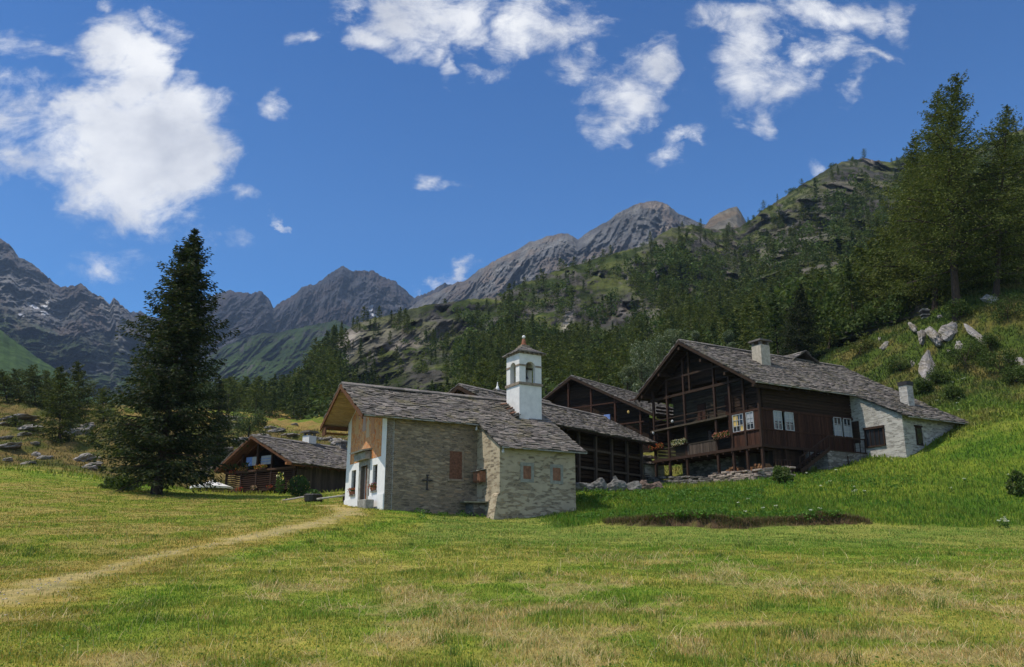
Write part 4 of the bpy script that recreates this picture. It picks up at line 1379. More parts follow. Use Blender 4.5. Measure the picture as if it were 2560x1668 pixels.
    k.build('flashing_slabs', M['slate'], rf)
    return ch


CHAPEL = build_chapel()
for i, (v, lab) in enumerate(((1.42, 'small red flower box in the chapel window nearer the stone side wall'), (4.76, 'small red flower box in the chapel window left of the door'))):
    p = world_of(C0, TH, -0.02, v, 0.86)
    flower_box(p, TH - R(90), 0.5, [(0.42, 0.05, 0.04), (0.5, 0.16, 0.10), (0.36, 0.04, 0.03)], lab, 20 + i, 'terracotta', 90, 0.8)
b = MB(); b.hexa([(-0.25, -0.6, -.4), (0.2, -0.6, -.4), (0.2, 0.6, -.4), (-0.25, 0.6, -.4), (-0.27, -0.62, 0.42), (0.22, -0.62, 0.42), (0.22, 0.62, 0.45), (-0.27, 0.62, 0.45)])
o = b.build('stone_bench', M['grey_stone'], bevel=0.03)
_p = world_of(C0, TH, -0.45, 1.4, 0); o.location = (_p[0], _p[1], hz(_p[0], _p[1])); o.rotation_euler = (0, 0, TH)
tag(o, 'low grey stone bench in front of the chapel beside the door', 'bench')

# ================================================================== BIG TIMBER HOUSE on the right
H0 = pt(1911, 1178, 58.0)


def hroof(v):
    """right slope with a slight flattening over the annex, steeper left slope"""
    if v > 6.9: return 10.53 - 0.64 * (v - 6.9)
    if v > -0.64: return 10.53 - 0.60 * (6.9 - v)
    return 6.0 - 0.52 * (-0.64 - v)


def build_house():
    ho = thing('timber_house', 'large dark timber house with galleries, stone slab roof and whitewashed annex', 'house', H0, TH)
    e = 0.12
    UE, UB = 9.5, 17.6
    # stone ground floor and cellar walls
    b = MB()
    b.box(1.9, UE, 4.2, 10.4, -2.0, 1.62)
    b.box(4.4, UE - .02, 0.02, 4.19, -2.0, 1.60)
    b.build('stone_basement', M['dry_stone'], ho)
    # log body set back behind the galleries
    b = MB()
    zf1, zf2 = 1.83, 4.2
    log_wall(b, (1.55, 3.1), (1.55, 10.6), 1.7, 6.4, 0.23, 0.2, 1)
    log_wall(b, (1.55, 10.6), (UB, 10.6), 1.7, 7.9, 0.23, 0.2, 2)
    for i in range(14):      # gable logs shortening under the roof
        z = 6.4 + i * 0.26
        va, vb = 6.9 - (10.53 - .3 - z) / .60, 6.9 + (10.53 - .3 - z) / .64
        va, vb = max(va, 0.2), min(vb, 10.7)
        if vb - va > .4:
            g = RNG.uniform(.6, 1.2)
            b.bar((1.55, va, z + .12), (1.55, vb, z + .12), .2, .23, 0, c=(g, g, g))
    b.build('log_wall', M['grey_log'], ho)
    b = MB()
    log_wall(b, (0.35, 0.12), (UE, 0.12), 4.32, 6.2, 0.22, 0.16, 3, shade=(0.5, 1.1))
    log_wall(b, (0.35, 0.12), (0.35, 3.0), 4.32, 6.4, 0.22, 0.16, 4, shade=(.6, 1.2))
    b.build('upper_log_wall', M['dark_wood'], ho)
    # boarded corner room and long side
    b = MB()
    board_wall(b, (0.05, 0.06), (0.05, 3.05), 1.83, 2.92, 0.16, 0.06, 5)
    board_wall(b, (0.08, 0.03), (1.25, 0.03), 1.83, 4.3, 0.16, 0.06, 6)
    board_wall(b, (1.25, 0.03), (3.25, 0.03), 1.83, 2.92, 0.16, 0.06, 7)
    board_wall(b, (3.25, 0.03), (7.25, 0.03), 1.83, 4.3, 0.16, 0.06, 8)
    board_wall(b, (7.25, 0.03), (9.38, 0.03), 1.70, 2.84, 0.16, 0.06, 9)
    board_wall(b, (0.0, 0.12), (0.0, 0.55), 2.92, 4.25, 0.14, 0.06, 10)
    board_wall(b, (0.0, 2.66), (0.0, 3.05), 2.92, 4.25, 0.14, 0.06, 11)
    b.bar((0.02, 0.02, 4.30), (UE, 0.02, 4.30), 0.14, 0.16); b.bar((0.02, 0.02, 2.90), (UE, 0.02, 2.90), 0.15, 0.09)
    b.bar((0.0, 0.05, 4.26), (0.0, 3.05, 4.26), 0.14, 0.14); b.bar((0.0, 0.05, 2.90), (0.0, 3.05, 2.90), 0.15, 0.09)
    b.box(0.12, UE, 0.12, 3.0, 4.22, 4.30)
    b.box(0.5, UE, 2.9, 3.05, 1.85, 4.2)
    b.build('boarded_wall', M['red_wood'], ho)
    # windows
    for u0, u1 in ((1.29, 2.03), (2.40, 3.19)):
        w = window(ho, None, ((u0 + u1) / 2, 0.0, 2.96), (1, 0, 0), (0, -1, 0), u1 - u0, 1.27, 2, 3, depth=.05)
        c = MB(); c.box(u0 + .03, u1 - .03, 0.002, 0.012, 3.55, 4.2); c.build('curtain', M['curtain'], w)
    for v0, v1, cu in ((1.60, 2.60, 'curtain_gold'), (0.62, 1.28, 'curtain')):
        w = window(ho, None, (0.0, (v0 + v1) / 2, 2.96), (0, -1, 0), (-1, 0, 0), v1 - v0, 1.2, 3 if v1 - v0 > .8 else 2, 3, depth=.05)
        c = MB()
        if cu == 'curtain_gold':
            c.box(0.004, 0.014, v0 + .55, v1 - .02, 3.3, 4.12); c.box(0.004, 0.014, v0 + .02, v0 + .3, 2.98, 3.4)
        else: c.box(0.004, 0.014, v0 + .02, v1 - .02, 3.45, 4.12)
        c.build('curtain', M[cu], w)
    for u0, u1 in ((7.35, 8.2), (8.4, 9.25)):
        d = MB(); d.box(u0, u1, 0.0, 0.05, 1.72, 2.84)
        for k in range(2): d.box(u0 + .08 + k * .38, u0 + .40 + k * .38, -0.02, 0.0, 1.85, 2.7)
        dr = d.build('door', M['red_wood'], ho)
        w = window(dr, None, ((u0 + u1) / 2, -0.01, 2.86), (1, 0, 0), (0, -1, 0), u1 - u0 - .08, 1.42, 2, 3, depth=.05, name='door_window')
        c = MB(); c.box(u0 + .08, u1 - .08, -0.008, 0.0, 2.9, 3.75); c.build('curtain', M['curtain'], w)
    # small dark windows in the log gable
    for v, z, w_, h_ in ((7.3, 4.55, 0.75, 1.25), (4.2, 4.5, 0.9, 1.5), (6.4, 2.9, 0.6, 0.75), (5.6, 7.2, 0.5, .6)):
        f = MB()
        f.box(1.38, 1.46, v - w_ / 2 - .1, v + w_ / 2 + .1, z - .1, z + h_ + .1)
        fo = f.build('gable_window', M['dark_wood'], ho)
        g = MB(); g.box(1.365, 1.379, v - w_ / 2, v + w_ / 2, z, z + h_); g.build('pane', M['glass'] if z < 4 else M['red_wood'], fo)
    # gallery posts, beams, rails
    posts = [0.03, 1.42, 2.75, 4.3, 7.6, 9.6, 11.3]
    for v in posts:
        p = MB()
        top = min(hroof(v) - .35, 9.2)
        p.bar((0.0, v, -1.6 if v > 3 else -0.9), (0.0, v, top), 0.17, 0.17, 0, up=(1, 0, 0))
        p.build('gallery_post', M['post_wood'], ho)
    for u in (2.2, 4.0):
        p = MB(); p.bar((u, 0.04, -0.6), (u, 0.04, 1.75), 0.16, 0.16, 0, up=(1, 0, 0)); p.build('gallery_post', M['post_wood'], ho)
    b = MB()
    b.box(-0.12, 1.5, -0.05, 11.4, 1.62, 1.74); b.bar((-0.1, -0.1, 1.74), (-0.1, 11.5, 1.74), .14, .2); b.bar((-.1, -.06, 1.72), (UE, -.06, 1.72), .12, .2)
    for i in range(14): b.bar((-0.16, .3 + i * .83, 1.55), (1.6, .3 + i * .83, 1.55), .1, .12)
    b.build('gallery_floor', M['post_wood'], ho)
    b = MB()
    b.box(-0.02, 1.5, 3.1, 11.4, 4.10, 4.18); b.bar((-0.12, 3.0, 4.20), (-0.12, 11.6, 4.14), .12, .13, c=(1.6, 1.6, 1.6))
    b.build('upper_gallery_floor', M['grey_log'], ho)
    b = MB()
    for v, z in ((6.9, 9.9), (2.2, 7.05), (11.6, 6.9), (-0.45, 5.75), (4.6, 8.5), (9.4, 8.3)):
        b.bar((-0.95, v, z), (2.0, v, z), .2, .22)
    b.bar((0.0, 1.6, 6.62), (0.0, 11.6, 6.62), .14, .2); b.bar((0.0, 3.4, 8.0), (0.0, 9.6, 8.0), .12, .16)
    b.bar((0, 6.9, 6.6), (0, 6.9, 9.9), .16, .16, up=(1, 0, 0));
    b.build('roof_frame', M['dark_wood'], ho)
    b = MB()          # dark boarding closing the top of the gable
    z = 7.3
    while z < 9.9:
        va, vb = 6.9 - (10.2 - z) / .60, 6.9 + (10.2 - z) / .64
        g = RNG.uniform(.5, 1.2); b.bar((.75, va, z), (.75, vb, z), .08, .22, 0, c=(g, g, g)); z += .235
    b.build('gable_boarding', M['dark_wood'], ho)
    b = MB()
    b.bar((-0.02, 4.3, 2.66), (-0.02, 11.3, 2.62), .10, .09)
    for i in range(34):
        v = 7.65 + i * .11
        b.bar((-0.02, v, 1.8), (-0.02, v, 2.6), .045, .03, 0, up=(1, 0, 0), c=(1.3, 1.3, 1.3))
    b.build('gallery_rail', M['grey_log'], ho)
    b = MB()
    board_wall(b, (-0.02, 4.35), (-0.02, 7.55), 1.8, 2.6, .17, .04, 31)
    b.build('gallery_boarding', M['old_plank'], ho)
    b = MB()
    for z in (4.55, 4.95): b.bar((0, 3.2, z), (0, 11.3, z), .06, .08)
    b.build('upper_rail', M['dark_wood'], ho)
    # back slatted wall of the galleries on the far corner (light shows between)
    b = MB(); log_wall(b, (0.3, 11.35), (5.0, 11.35), 1.9, 6.3, .28, .09, 12, gap=.12)
    b.build('slatted_end', M['dark_wood'], ho)
    # open ground floor: inner plank wall, posts stand on blocks
    b = MB(); board_wall(b, (1.85, 0.4), (1.85, 4.2), -0.9, 1.6, .2, .06, 13); b.build('inner_wall', M['old_plank'], ho)
    b = MB(); board_wall(b, (1.2, 0.3), (4.4, 0.3), 0.0, 1.6, .2, .05, 14); b.build('boarded_store', M['dark_wood'], ho)
    # stair along the long side
    b = MB(); n = 9
    for i in range(n):
        u = 2.5 + i * .33; z = 0.1 + i * .185
        b.box(u, u + .34, -1.0, -0.16, z - .05, z)
    for v in (-1.0, -.14):
        b.bar((2.4, v, 0.0), (5.5, v, 1.75), .06, .24)
    for v in (-1.0,):
        b.bar((2.4, v, 0.95), (5.5, v, 2.65), .06, .08)
        for i in range(7): b.bar((2.4 + i * .51, v, 0.0 + i * .285), (2.4 + i * .51, v, .95 + i * .285), .05, .05, up=(1, 0, 0))
    b.bar((5.5, -1.0, 2.65), (9.3, -1.0, 2.65), .06, .08); b.box(5.5, 9.4, -1.05, -.12, 1.62, 1.70)
    for i in range(8): b.bar((5.5 + i * .54, -1.0, 1.7), (5.5 + i * .54, -1.0, 2.65), .05, .05, up=(1, 0, 0))
    b.build('stair', M['post_wood'], ho)
    b = MB(); b.box(5.2, UE - .01, -1.02, -0.01, -1.6, 1.61); b.build('stair_base', M['dry_stone'], ho)
    b = MB(); b.box(7.2, 7.32, -1.04, -1.019, .55, 1.35); b.build('slit_window', M['dark_wood'], ho)
    b = MB(); b.box(8.35, 8.95, -1.04, -1.019, .35, .85); b.build('cellar_opening', M['dark_wood'], ho)
    # little fence by the stair foot
    b = MB()
    for i in range(6): b.bar((.4 + i * .28, -.7, -.3), (.4 + i * .28, -.7, .78), .05, .04, up=(1, 0, 0))
    b.bar((.3, -.7, .72), (2.0, -.7, .80), .05, .06); b.bar((.3, -.7, .3), (2.0, -.7, .36), .05, .06)
    b.build('picket_rail', M['post_wood'], ho)
    # whitewashed annex
    b = MB()
    zr = lambda v: hroof(v) - e - .03
    b.prism([(UE, -4.1, -1.5), (UE, 0.3, -1.5), (UE, 0.3, zr(.3)), (UE, -0.64, zr(-.64)), (UE, -4.1, zr(-4.1))], (.5, 0, 0))
    b.box(UE + .5, 16.0, -4.1, -3.6, -1.5, zr(-4.1))
    b.prism([(15.5, -3.6, -1.5), (15.5, 10.5, -1.5), (15.5, 10.5, zr(10.5)), (15.5, 6.9, zr(6.9)), (15.5, -.64, zr(-.64)), (15.5, -3.6, zr(-3.6))], (.5, 0, 0))
    b.build('annex_wall', M['white_stone'], ho)
    f = MB()
    v0, v1, z0, z1 = -2.5, -1.05, 2.15, 3.35
    f.box(UE - .16, UE - .002, v0 - .12, v1 + .12, z1, z1 + .16); f.box(UE - .1, UE - .002, v0 - .1, v0, z0, z1); f.box(UE - .1, UE - .002, v1, v1 + .1, z0, z1); f.box(UE - .12, UE - .002, v0 - .1, v1 + .1, z0 - .1, z0)
    for i in range(1, 4): f.box(UE - .07, UE - .03, v0 + (v1 - v0) * i / 4 - .02, v0 + (v1 - v0) * i / 4 + .02, z0, z1)
    fo = f.build('annex_window', M['post_wood'], ho)
    g = MB(); g.box(UE - .02, UE - .005, v0, v1, z0, z1); g.build('pane', M['glass'], fo)
    f = MB(); f.box(10.8, 11.5, -4.14, -4.102, 2.0, 3.3); f.box(10.7, 11.6, -4.17, -4.102, 3.3, 3.42); fo = f.build('annex_window', M['dark_wood'], ho)
    g = MB(); g.box(10.9, 11.4, -4.155, -4.141, 2.1, 3.2); g.build('pane', M['glass'], fo)
    f = MB(); f.box(15.0, 15.6, -4.13, -4.102, 1.9, 3.2); f.build('annex_door', M['dark_wood'], ho)
    s = MB(); s.box(UE - .12, UE - .01, -0.52, 0.0, 2.5, 4.1); s.build('open_shutter', M['dark_wood'], ho)
    # roof
    r = MB()
    slate_patch(r, None, ID, -0.9, 9.55, (6.9, 10.53), (-0.66, hroof(-.66)), 0.26, .05, seed=21)
    slate_patch(r, None, ID, 9.55, UB, (6.9, 10.53), (-0.66, hroof(-.66)), 0.26, .05, seed=22)
    slate_patch(r, None, ID, 9.25, 16.9, (-0.55, hroof(-.55)), (-4.72, hroof(-4.72)), 0.26, .05, seed=23)
    slate_patch(r, None, ID, -0.9, UB, (6.9, 10.53), (12.56, hroof(12.56)), 0.40, .055, seed=24)
    ridge_caps(r, ID, -0.9, UB, 6.9, 10.56, 25)
    rf = r.build('roof', M['slate'], ho)
    b = MB()
    for vend in (-.6, 12.5):
        n = 24
        for i in range(n):
            va, vb = 6.9 + (vend - 6.9) * i / n, 6.9 + (vend - 6.9) * (i + .8) / n
            za, zb = hroof(va) - .13, hroof(vb) - .13
            b.hexa([(-.85, va, za - .04), (UE, va, za - .04), (UE, vb, zb - .04), (-.85, vb, zb - .04), (-.85, va, za), (UE, va, za), (UE, vb, zb), (-.85, vb, zb)])
    for vend in (-.66, 12.56):
        b.prism([(-.95, 6.9, 10.48), (-.95, vend, hroof(vend) - .03), (-.95, vend, hroof(vend) - .24), (-.95, 6.9, 10.24)], (.06, 0, 0))
    for k in range(9):    # rafters under the overhanging gable
        u = -.6 + k * 1.0
        b.bar((u, 6.9, 10.2), (u, 12.4, hroof(12.4) - .32), .12, .14); b.bar((u, 6.9, 10.2), (u, -.6, hroof(-.6) - .28), .12, .14)
    b.build('rafters', M['dark_wood'], rf)
    g = MB(); g.bar((-.9, -.72, hroof(-.7) - .04), (9.5, -.72, hroof(-.7) - .04), .08, .07); g.bar((9.3, -4.78, hroof(-4.78) - .04), (16.9, -4.78, hroof(-4.78) - .04), .08, .07); g.build('gutter', M['grey_rail'], rf)
    # dormer-like second ridge at the back
    r = MB()
    slate_patch(r, None, lambda u, v, z: (12.6 + v, 8.6 + u, z), -2.2, 1.6, (0.0, 11.3), (-2.0, 10.1), .32, seed=26)
    slate_patch(r, None, lambda u, v, z: (12.6 + v, 8.6 + u, z), -2.2, 1.6, (0.0, 11.3), (2.6, 9.7), .32, seed=27)
    r.box(11.2, 14.0, 6.6, 10, 9.0, 10.1)
    r.build('rear_roof', M['slate'], ho)
    # chimneys
    def chim(u, v, w, d, h, m, cap):
        z = hroof(v)
        c = MB(); c.box(u - w / 2, u + w / 2, v - d / 2, v + d / 2, z - 1.0, z + h)
        co = c.build('chimney', M[m], rf)
        k = MB()
        if cap == 'slab':
            for sx in (-1, 1):
                for sy in (-1, 1): k.box(u + sx * (w / 2 - .12) - .1, u + sx * (w / 2 - .12) + .1, v + sy * (d / 2 - .12) - .1, v + sy * (d / 2 - .12) + .1, z + h, z + h + .28)
            for i, (ov, zz) in enumerate(((.18, .28), (.12, .36), (-.1, .43))):
                k.box(u - w / 2 - ov, u + w / 2 + ov, v - d / 2 - ov, v + d / 2 + ov, z + h + zz, z + h + zz + .07)
        else:
            k.box(u - w / 2 - .05, u + w / 2 + .05, v - d / 2 - .05, v + d / 2 + .05, z + h, z + h + .30)
        k.build('chimney_cap', M['slate' if cap == 'slab' else 'iron'], co)
    chim(5.0, 4.2, .95, .95, 1.35, 'chimney_plaster', 'slab')
    chim(14.2, -1.4, .70, .70, 1.45, 'white_stone', 'dark')
    return ho


HOUSE = build_house()


def on_house(u, v, z): return world_of(H0, TH, u, v, z)


flower_box(on_house(-0.2, 3.6, 2.62), TH - R(90), 1.5, [(0.55, 0.20, 0.13), (0.62, 0.33, 0.24), (0.50, 0.12, 0.08)], 'salmon pink flower box on the gallery beside the glazed corner room', 31, n=360, lush=1.3)
flower_box(on_house(-0.2, 8.2, 2.64), TH - R(90), 1.6, [(0.75, 0.70, 0.45), (0.72, 0.72, 0.66), (0.6, 0.45, 0.2)], 'flower box with white and yellow blooms in the middle of the gallery', 32, n=360, lush=1.4)
flower_box(on_house(-0.2, 10.9, 2.60), TH - R(90), 1.5, [(0.70, 0.06, 0.03), (0.62, 0.14, 0.06), (0.72, 0.22, 0.10)], 'bright red geranium box at the far corner post of the gallery', 33, n=360, lush=1.3)
for (u, v, z, lab) in ((-0.12, 11.32, 3.9, 'small white lamp on the far corner post of the timber house'), (-0.1, 9.0, 4.5, 'small white lamp above the upper gallery rail')):
    t = thing('gallery_lamp', lab, 'lamp', on_house(u, v, z), TH)
    k = MB(); k.lathe([(.03, .0), (.09, .05), (.11, .14), (.07, .22), (.02, .25)], (0, 0, 0), 10); k.build('lamp_globe', M['white_paint'], t, smooth=True)
    k = MB(); k.bar((0.0, 0, .25), (0.1, 0, .32), .02, .02); k.build('bracket', M['iron'], t)
# stacked firewood under the corner room
t = thing('firewood_stack', 'orange brown firewood stacked behind the ground floor posts of the timber house', 'firewood', on_house(0.75, 2.1, 0), TH)
k = MB(); rg = random.Random(2)
for i in range(9):
    for j in range(24):
        v = -1.75 + j * .155 + (i % 2) * .07 + rg.uniform(-.02, .02); z = -.65 + i * .15 + rg.uniform(-.015, .015)
        if z > 0.45 + .25 * math.sin(j * .4): continue
        g = rg.uniform(.6, 1.35); r_ = rg.uniform(.06, .085)
        k.tube([(-.35 + rg.uniform(-.05, .05), v, z), (.35, v, z)], r_, 7, 0, (g, g * rg.uniform(.9, 1.05), g * .95))
k.build('logs', M['firewood'], t)


def rubble(name, pts, width, h, label, m='dry_stone', seed=1, cat='stone wall'):
    """dry stone wall of individual flat stones in one mesh; pts plan points"""
    rg = random.Random(seed); b = MB()
    P = [Vector((*p, 0)) for p in pts]
    for a, c in zip(P[:-1], P[1:]):
        L = (c - a).length; d = (c - a) / L; s = Vector((-d.y, d.x, 0))
        nlay = int(h / .13)
        for i in range(nlay + 3):
            x = -rg.random() * .2
            while x < L:
                w = rg.uniform(.22, .7)
                for sd in (-1, 1):
                    p0 = a + d * (x + w / 2) + s * (sd * width / 4 + rg.uniform(-.04, .04))
                    z = hz(p0.x, p0.y) - .3 + i * .13
                    if i > nlay and rg.random() < .6: continue
                    g = rg.uniform(.55, 1.6); y = rg.uniform(-.25, .25)
                    hh = rg.uniform(.09, .16)
                    dd = (d + s * y * .3).normalized()
                    b.bar(p0 - dd * w / 2 + Vector((0, 0, z)), p0 + dd * w / 2 + Vector((0, 0, z + rg.uniform(-.03, .03))), width / 2 * rg.uniform(.8, 1.2), hh, 0, c=(g, g, g * .97))
                x += w * .98
    o = b.build(name, M[m], bevel=0.015)
    tag(o, label, cat)
    return o


def stone_mat(name, base):
    def fn(t):
        co = t.coord()
        n = t.noise(co, 5, 7, .65)
        c = t.ramp(n, [(.3, tuple(x * .5 for x in base)), (.55, base), (.75, tuple(min(1, x * 1.6) for x in base))])
        return t.mix(1.0, c, t.attr('Col'), 'MULTIPLY'), t.bump(n, .8, .05)
    return mat(name, fn)


M['wall_slab'] = stone_mat('wall_slab', (0.15, 0.14, 0.13))
M['pale_slab'] = stone_mat('pale_slab', (0.27, 0.22, 0.19))
_a, _b, _c = on_house(-1.3, 11.4, 0), on_house(-0.9, 7.9, 0), on_house(-0.6, 4.7, 0)
rubble('dry_stone_wall', [_a[:2], _b[:2], _c[:2]], .7, .55, 'dark dry stone wall below the gallery of the timber house', 'wall_slab', 3)
_a, _b, _c = on_house(-0.45, 4.5, 0), on_house(-0.45, .2, 0), on_house(1.3, -1.0, 0)
rubble('terrace_wall', [_a[:2], _b[:2], _c[:2]], .7, .7, 'pale pinkish stone terrace wall under the corner posts', 'pale_slab', 4)

# ================================================================== DARK BARNS between chapel and timber house
TB = R(50)


def barn_roof(mb, u0, u1, vr, zr, va, za, vb, zb, course=.28, seed=1):
    slate_patch(mb, None, ID, u0, u1, (vr, zr), (va, za), course, .055, seed=seed)
    slate_patch(mb, None, ID, u0, u1, (vr, zr), (vb, zb), course + .06, .055, seed=seed + 1)
    ridge_caps(mb, ID, u0, u1, vr, zr + .03, seed + 2)


def under(mb, u0, u1, vr, zr, va, za, vb, zb):
    for v1, z1 in ((va, za), (vb, zb)):
        mb.hexa([(u0, vr, zr - .20), (u1, vr, zr - .20), (u1, v1, z1 - .20), (u0, v1, z1 - .20), (u0, vr, zr - .10), (u1, vr, zr - .10), (u1, v1, z1 - .10), (u0, v1, z1 - .10)], 0, (.8, .8, .8))
        mb.prism([(u0 - .06, vr, zr - .02), (u0 - .06, v1, z1 - .02), (u0 - .06, v1, z1 - .26), (u0 - .06, vr, zr - .28)], (.06, 0, 0))
        n = max(3, int((u1 - u0) / 1.1))
        for i in range(n + 1):
            u = u0 + .15 + (u1 - u0 - .3) * i / n
            mb.bar((u, vr, zr - .27), (u, v1, z1 - .27), .11, .13)


# low barn whose slope faces the meadow
def build_low_barn():
    E = pt(1363, 1040, 55.0)         # left end of the eave
    L = 13.9
    gz = 6.7
    o = (E[0], E[1], gz)
    t = thing('low_barn', 'long low dark barn with a slatted wall behind the chapel choir', 'barn', o, TB)
    ze = 10.45 - gz; zr = 13.0 - gz; vr = 4.78
    r = MB(); barn_roof(r, -3.2, L, vr, zr, 0.0, ze, 9.6, ze, seed=41); rf = r.build('roof', M['slate'], t)
    b = MB(); under(b, -3.2, L, vr, zr, 0.0, ze, 9.6, ze); b.build('rafters', M['dark_wood'], rf)
    v0 = 0.7
    b = MB()
    log_wall(b, (-3, v0 + .35), (L - .6, v0 + .35), -1.2, ze + .1, .30, .14, 5, gap=.09, shade=(.45, 1.2))
    log_wall(b, (L - .6, v0 + .35), (L - .6, 8.8), -1, ze, .26, .14, 6)
    b.box(-3, L - .7, v0 + .55, v0 + .7, -1.2, ze)
    for i in range(9):
        z = ze + .1 + i * .27; w = (zr - z) / .53
        if w > .3: b.bar((L - .6, vr - w, z), (L - .6, vr + w, z), .14, .24)
    b.build('slatted_wall', M['dark_wood'], t)
    for i in range(8):
        p = MB(); u = -1.6 + i * 2.05; p.bar((u, v0, -1.5), (u + .05, v0 - .05, ze + .12), .19, .19, 0, up=(1, 0, 0)); p.build('post', M['old_plank'], t)
    b = MB(); b.bar((-3, v0 + .02, 1.3), (L - .6, v0 + .02, 1.25), .1, .15); b.bar((-3, v0 + .02, 2.6), (L - .6, v0 + .02, 2.55), .1, .15); b.build('rail', M['old_plank'], t)
    def chim(u, v, w, h, nm):
        z = zr - abs(v - vr) * (zr - ze) / vr
        c = MB(); c.box(u - w / 2, u + w / 2, v - w / 2, v + w / 2, z - .8, z + h); co = c.build('chimney', M['dry_stone'], rf)
        k = MB()
        for sx in (-1, 1):
            for sy in (-1, 1): k.box(u + sx * (w / 2 - .1) - .08, u + sx * (w / 2 - .1) + .08, v + sy * (w / 2 - .1) - .08, v + sy * (w / 2 - .1) + .08, z + h, z + h + .18)
        k.box(u - w / 2 - .14, u + w / 2 + .14, v - w / 2 - .14, v + w / 2 + .14, z + h + .18, z + h + .25); k.box(u - w / 2 - .02, u + w / 2 + .06, v - w / 2 - .05, v + w / 2 + .02, z + h + .25, z + h + .31)
        k.build('chimney_cap', M['slate'], co)
    chim(3.6, vr + .2, .62, 1.0, 'a'); chim(1.2, vr + 2.2, .6, 1.5, 'b')
    return t


LOWBARN = build_low_barn()


def build_tall_barn():
    Y = 85.0
    A = pt(1428, 941, Y)
    gz = hz(A[0], A[1]) - .3
    o = (A[0], A[1], gz)
    t = thing('tall_barn', 'tall dark log barn with gable facing the meadow behind the low barn', 'barn', o, TB)
    zr = A[2] - gz; va, vb = -9.4, 7.5
    za, zb = zr - .515 * 9.4, zr - .515 * 7.5
    r = MB(); barn_roof(r, 0, 14, 0, zr, va, za, vb, zb, seed=51); rf = r.build('roof', M['slate'], t)
    b = MB(); under(b, 0, 14, 0, zr, va, za, vb, zb); b.build('rafters', M['dark_wood'], rf)
    b = MB()
    log_wall(b, (1.2, va + 1.2), (1.2, vb - 1), -2, za - .1, .28, .16, 7, shade=(.4, 1.0))
    log_wall(b, (1.2, va + 1.2), (13, va + 1.2), -2, za - .1, .28, .16, 8)
    z = za - .1
    while z < zr - .4:
        w = (zr - .25 - z) / .515
        g = RNG.uniform(.4, 1.0)
        b.bar((1.2, -min(w, 8.2), z + .13), (1.2, min(w, 6.5), z + .13), .16, .26, 0, c=(g, g, g)); z += .28
    b.build('log_wall', M['dark_wood'], t)
    b = MB()
    for v in (-7.8, -5.0, -2.2, .6, 3.4): b.bar((.3, v, -1), (.3, v, zr - .515 * abs(v) - .3), .18, .18, 0, up=(1, 0, 0))
    for z in (za - .6, za + 1.6): b.bar((.25, -8.2, z), (.25, 6, z), .1, .12)
    b.build('gallery', M['red_wood'], t)
    b = MB(); b.box(.2, .3, -4.4, -3.7, za - .5, za + .5); b.build('hanging_cloth', M['blue_cloth'], t)
    k = MB(); k.lathe([(.04, 0), (.11, .06), (.12, .2), (.04, .3)], (.1, -6.6, za + .3), 8); k.build('lantern', M['curtain_gold'], t)
    return t


build_tall_barn()


def build_far_gable():
    Y = 76.0
    A = pt(1237, 975, Y); gz = hz(A[0], A[1])
    t = thing('small_barn', 'small dark gabled barn peeping over the chapel roof left of the tower', 'barn', (A[0], A[1], gz), TB)
    zr = A[2] - gz; za = zr - 1.7
    r = MB(); barn_roof(r, 0, 8, 0, zr, -3.1, za, 3.1, za, seed=61); rf = r.build('roof', M['slate'], t)
    b = MB(); under(b, 0, 8, 0, zr, -3.1, za, 3.1, za); b.build('rafters', M['dark_wood'], rf)
    b = MB(); log_wall(b, (.7, -2.6), (.7, 2.6), -2, za, .26, .16, 9); log_wall(b, (.7, -2.6), (7.5, -2.6), -2, za, .26, .16, 9)
    z = za
    while z < zr - .3:
        w = (zr - .2 - z) / .55; b.bar((.7, -min(w, 2.6), z + .12), (.7, min(w, 2.6), z + .12), .16, .25); z += .27
    b.build('log_wall', M['dark_wood'], t)
    k = MB(); k.lathe([(.16, zr - .1), (.17, zr + .15), (.07, zr + .4), (.035, zr + .75)], (.2, -.15, 0), 8); k.build('finial', M['white_knob'], rf)


build_far_gable()


def build_shed():
    o = on_house(-0.5, 12.6, 0)
    z = hz(o[0], o[1])
    t = thing('stone_shed', 'small stone shed with layered slab roof beside the far gallery corner', 'shed', (o[0], o[1], z), TH)
    b = MB(); b.box(0, 2.0, -.5, 1.8, -1, 1.25); b.build('stone_wall', M['white_stone'], t)
    b = MB(); b.box(-.03, 0, .1, .75, -.2, 1.05); b.build('door', M['red_wood'], t)
    r = MB(); slate_patch(r, None, ID, -.45, 2.3, (2.0, 1.95), (-.85, 1.30), .3, .06, seed=71); slate_patch(r, None, ID, -.25, 2.2, (2.0, 2.3), (.5, 1.95), .3, .06, seed=72); r.box(.1, 1.9, .9, 1.95, 1.5, 1.9)
    r.build('roof', M['slate'], t)


build_shed()

# ================================================================== CABIN on the left
TCB = R(55)
_tip = pt(731, 1156, 75.0)
CB = (_tip[0] + .9 * math.cos(TCB) - .7 * math.sin(TCB), _tip[1] + .9 * math.sin(TCB) + .7 * math.cos(TCB), 7.15)


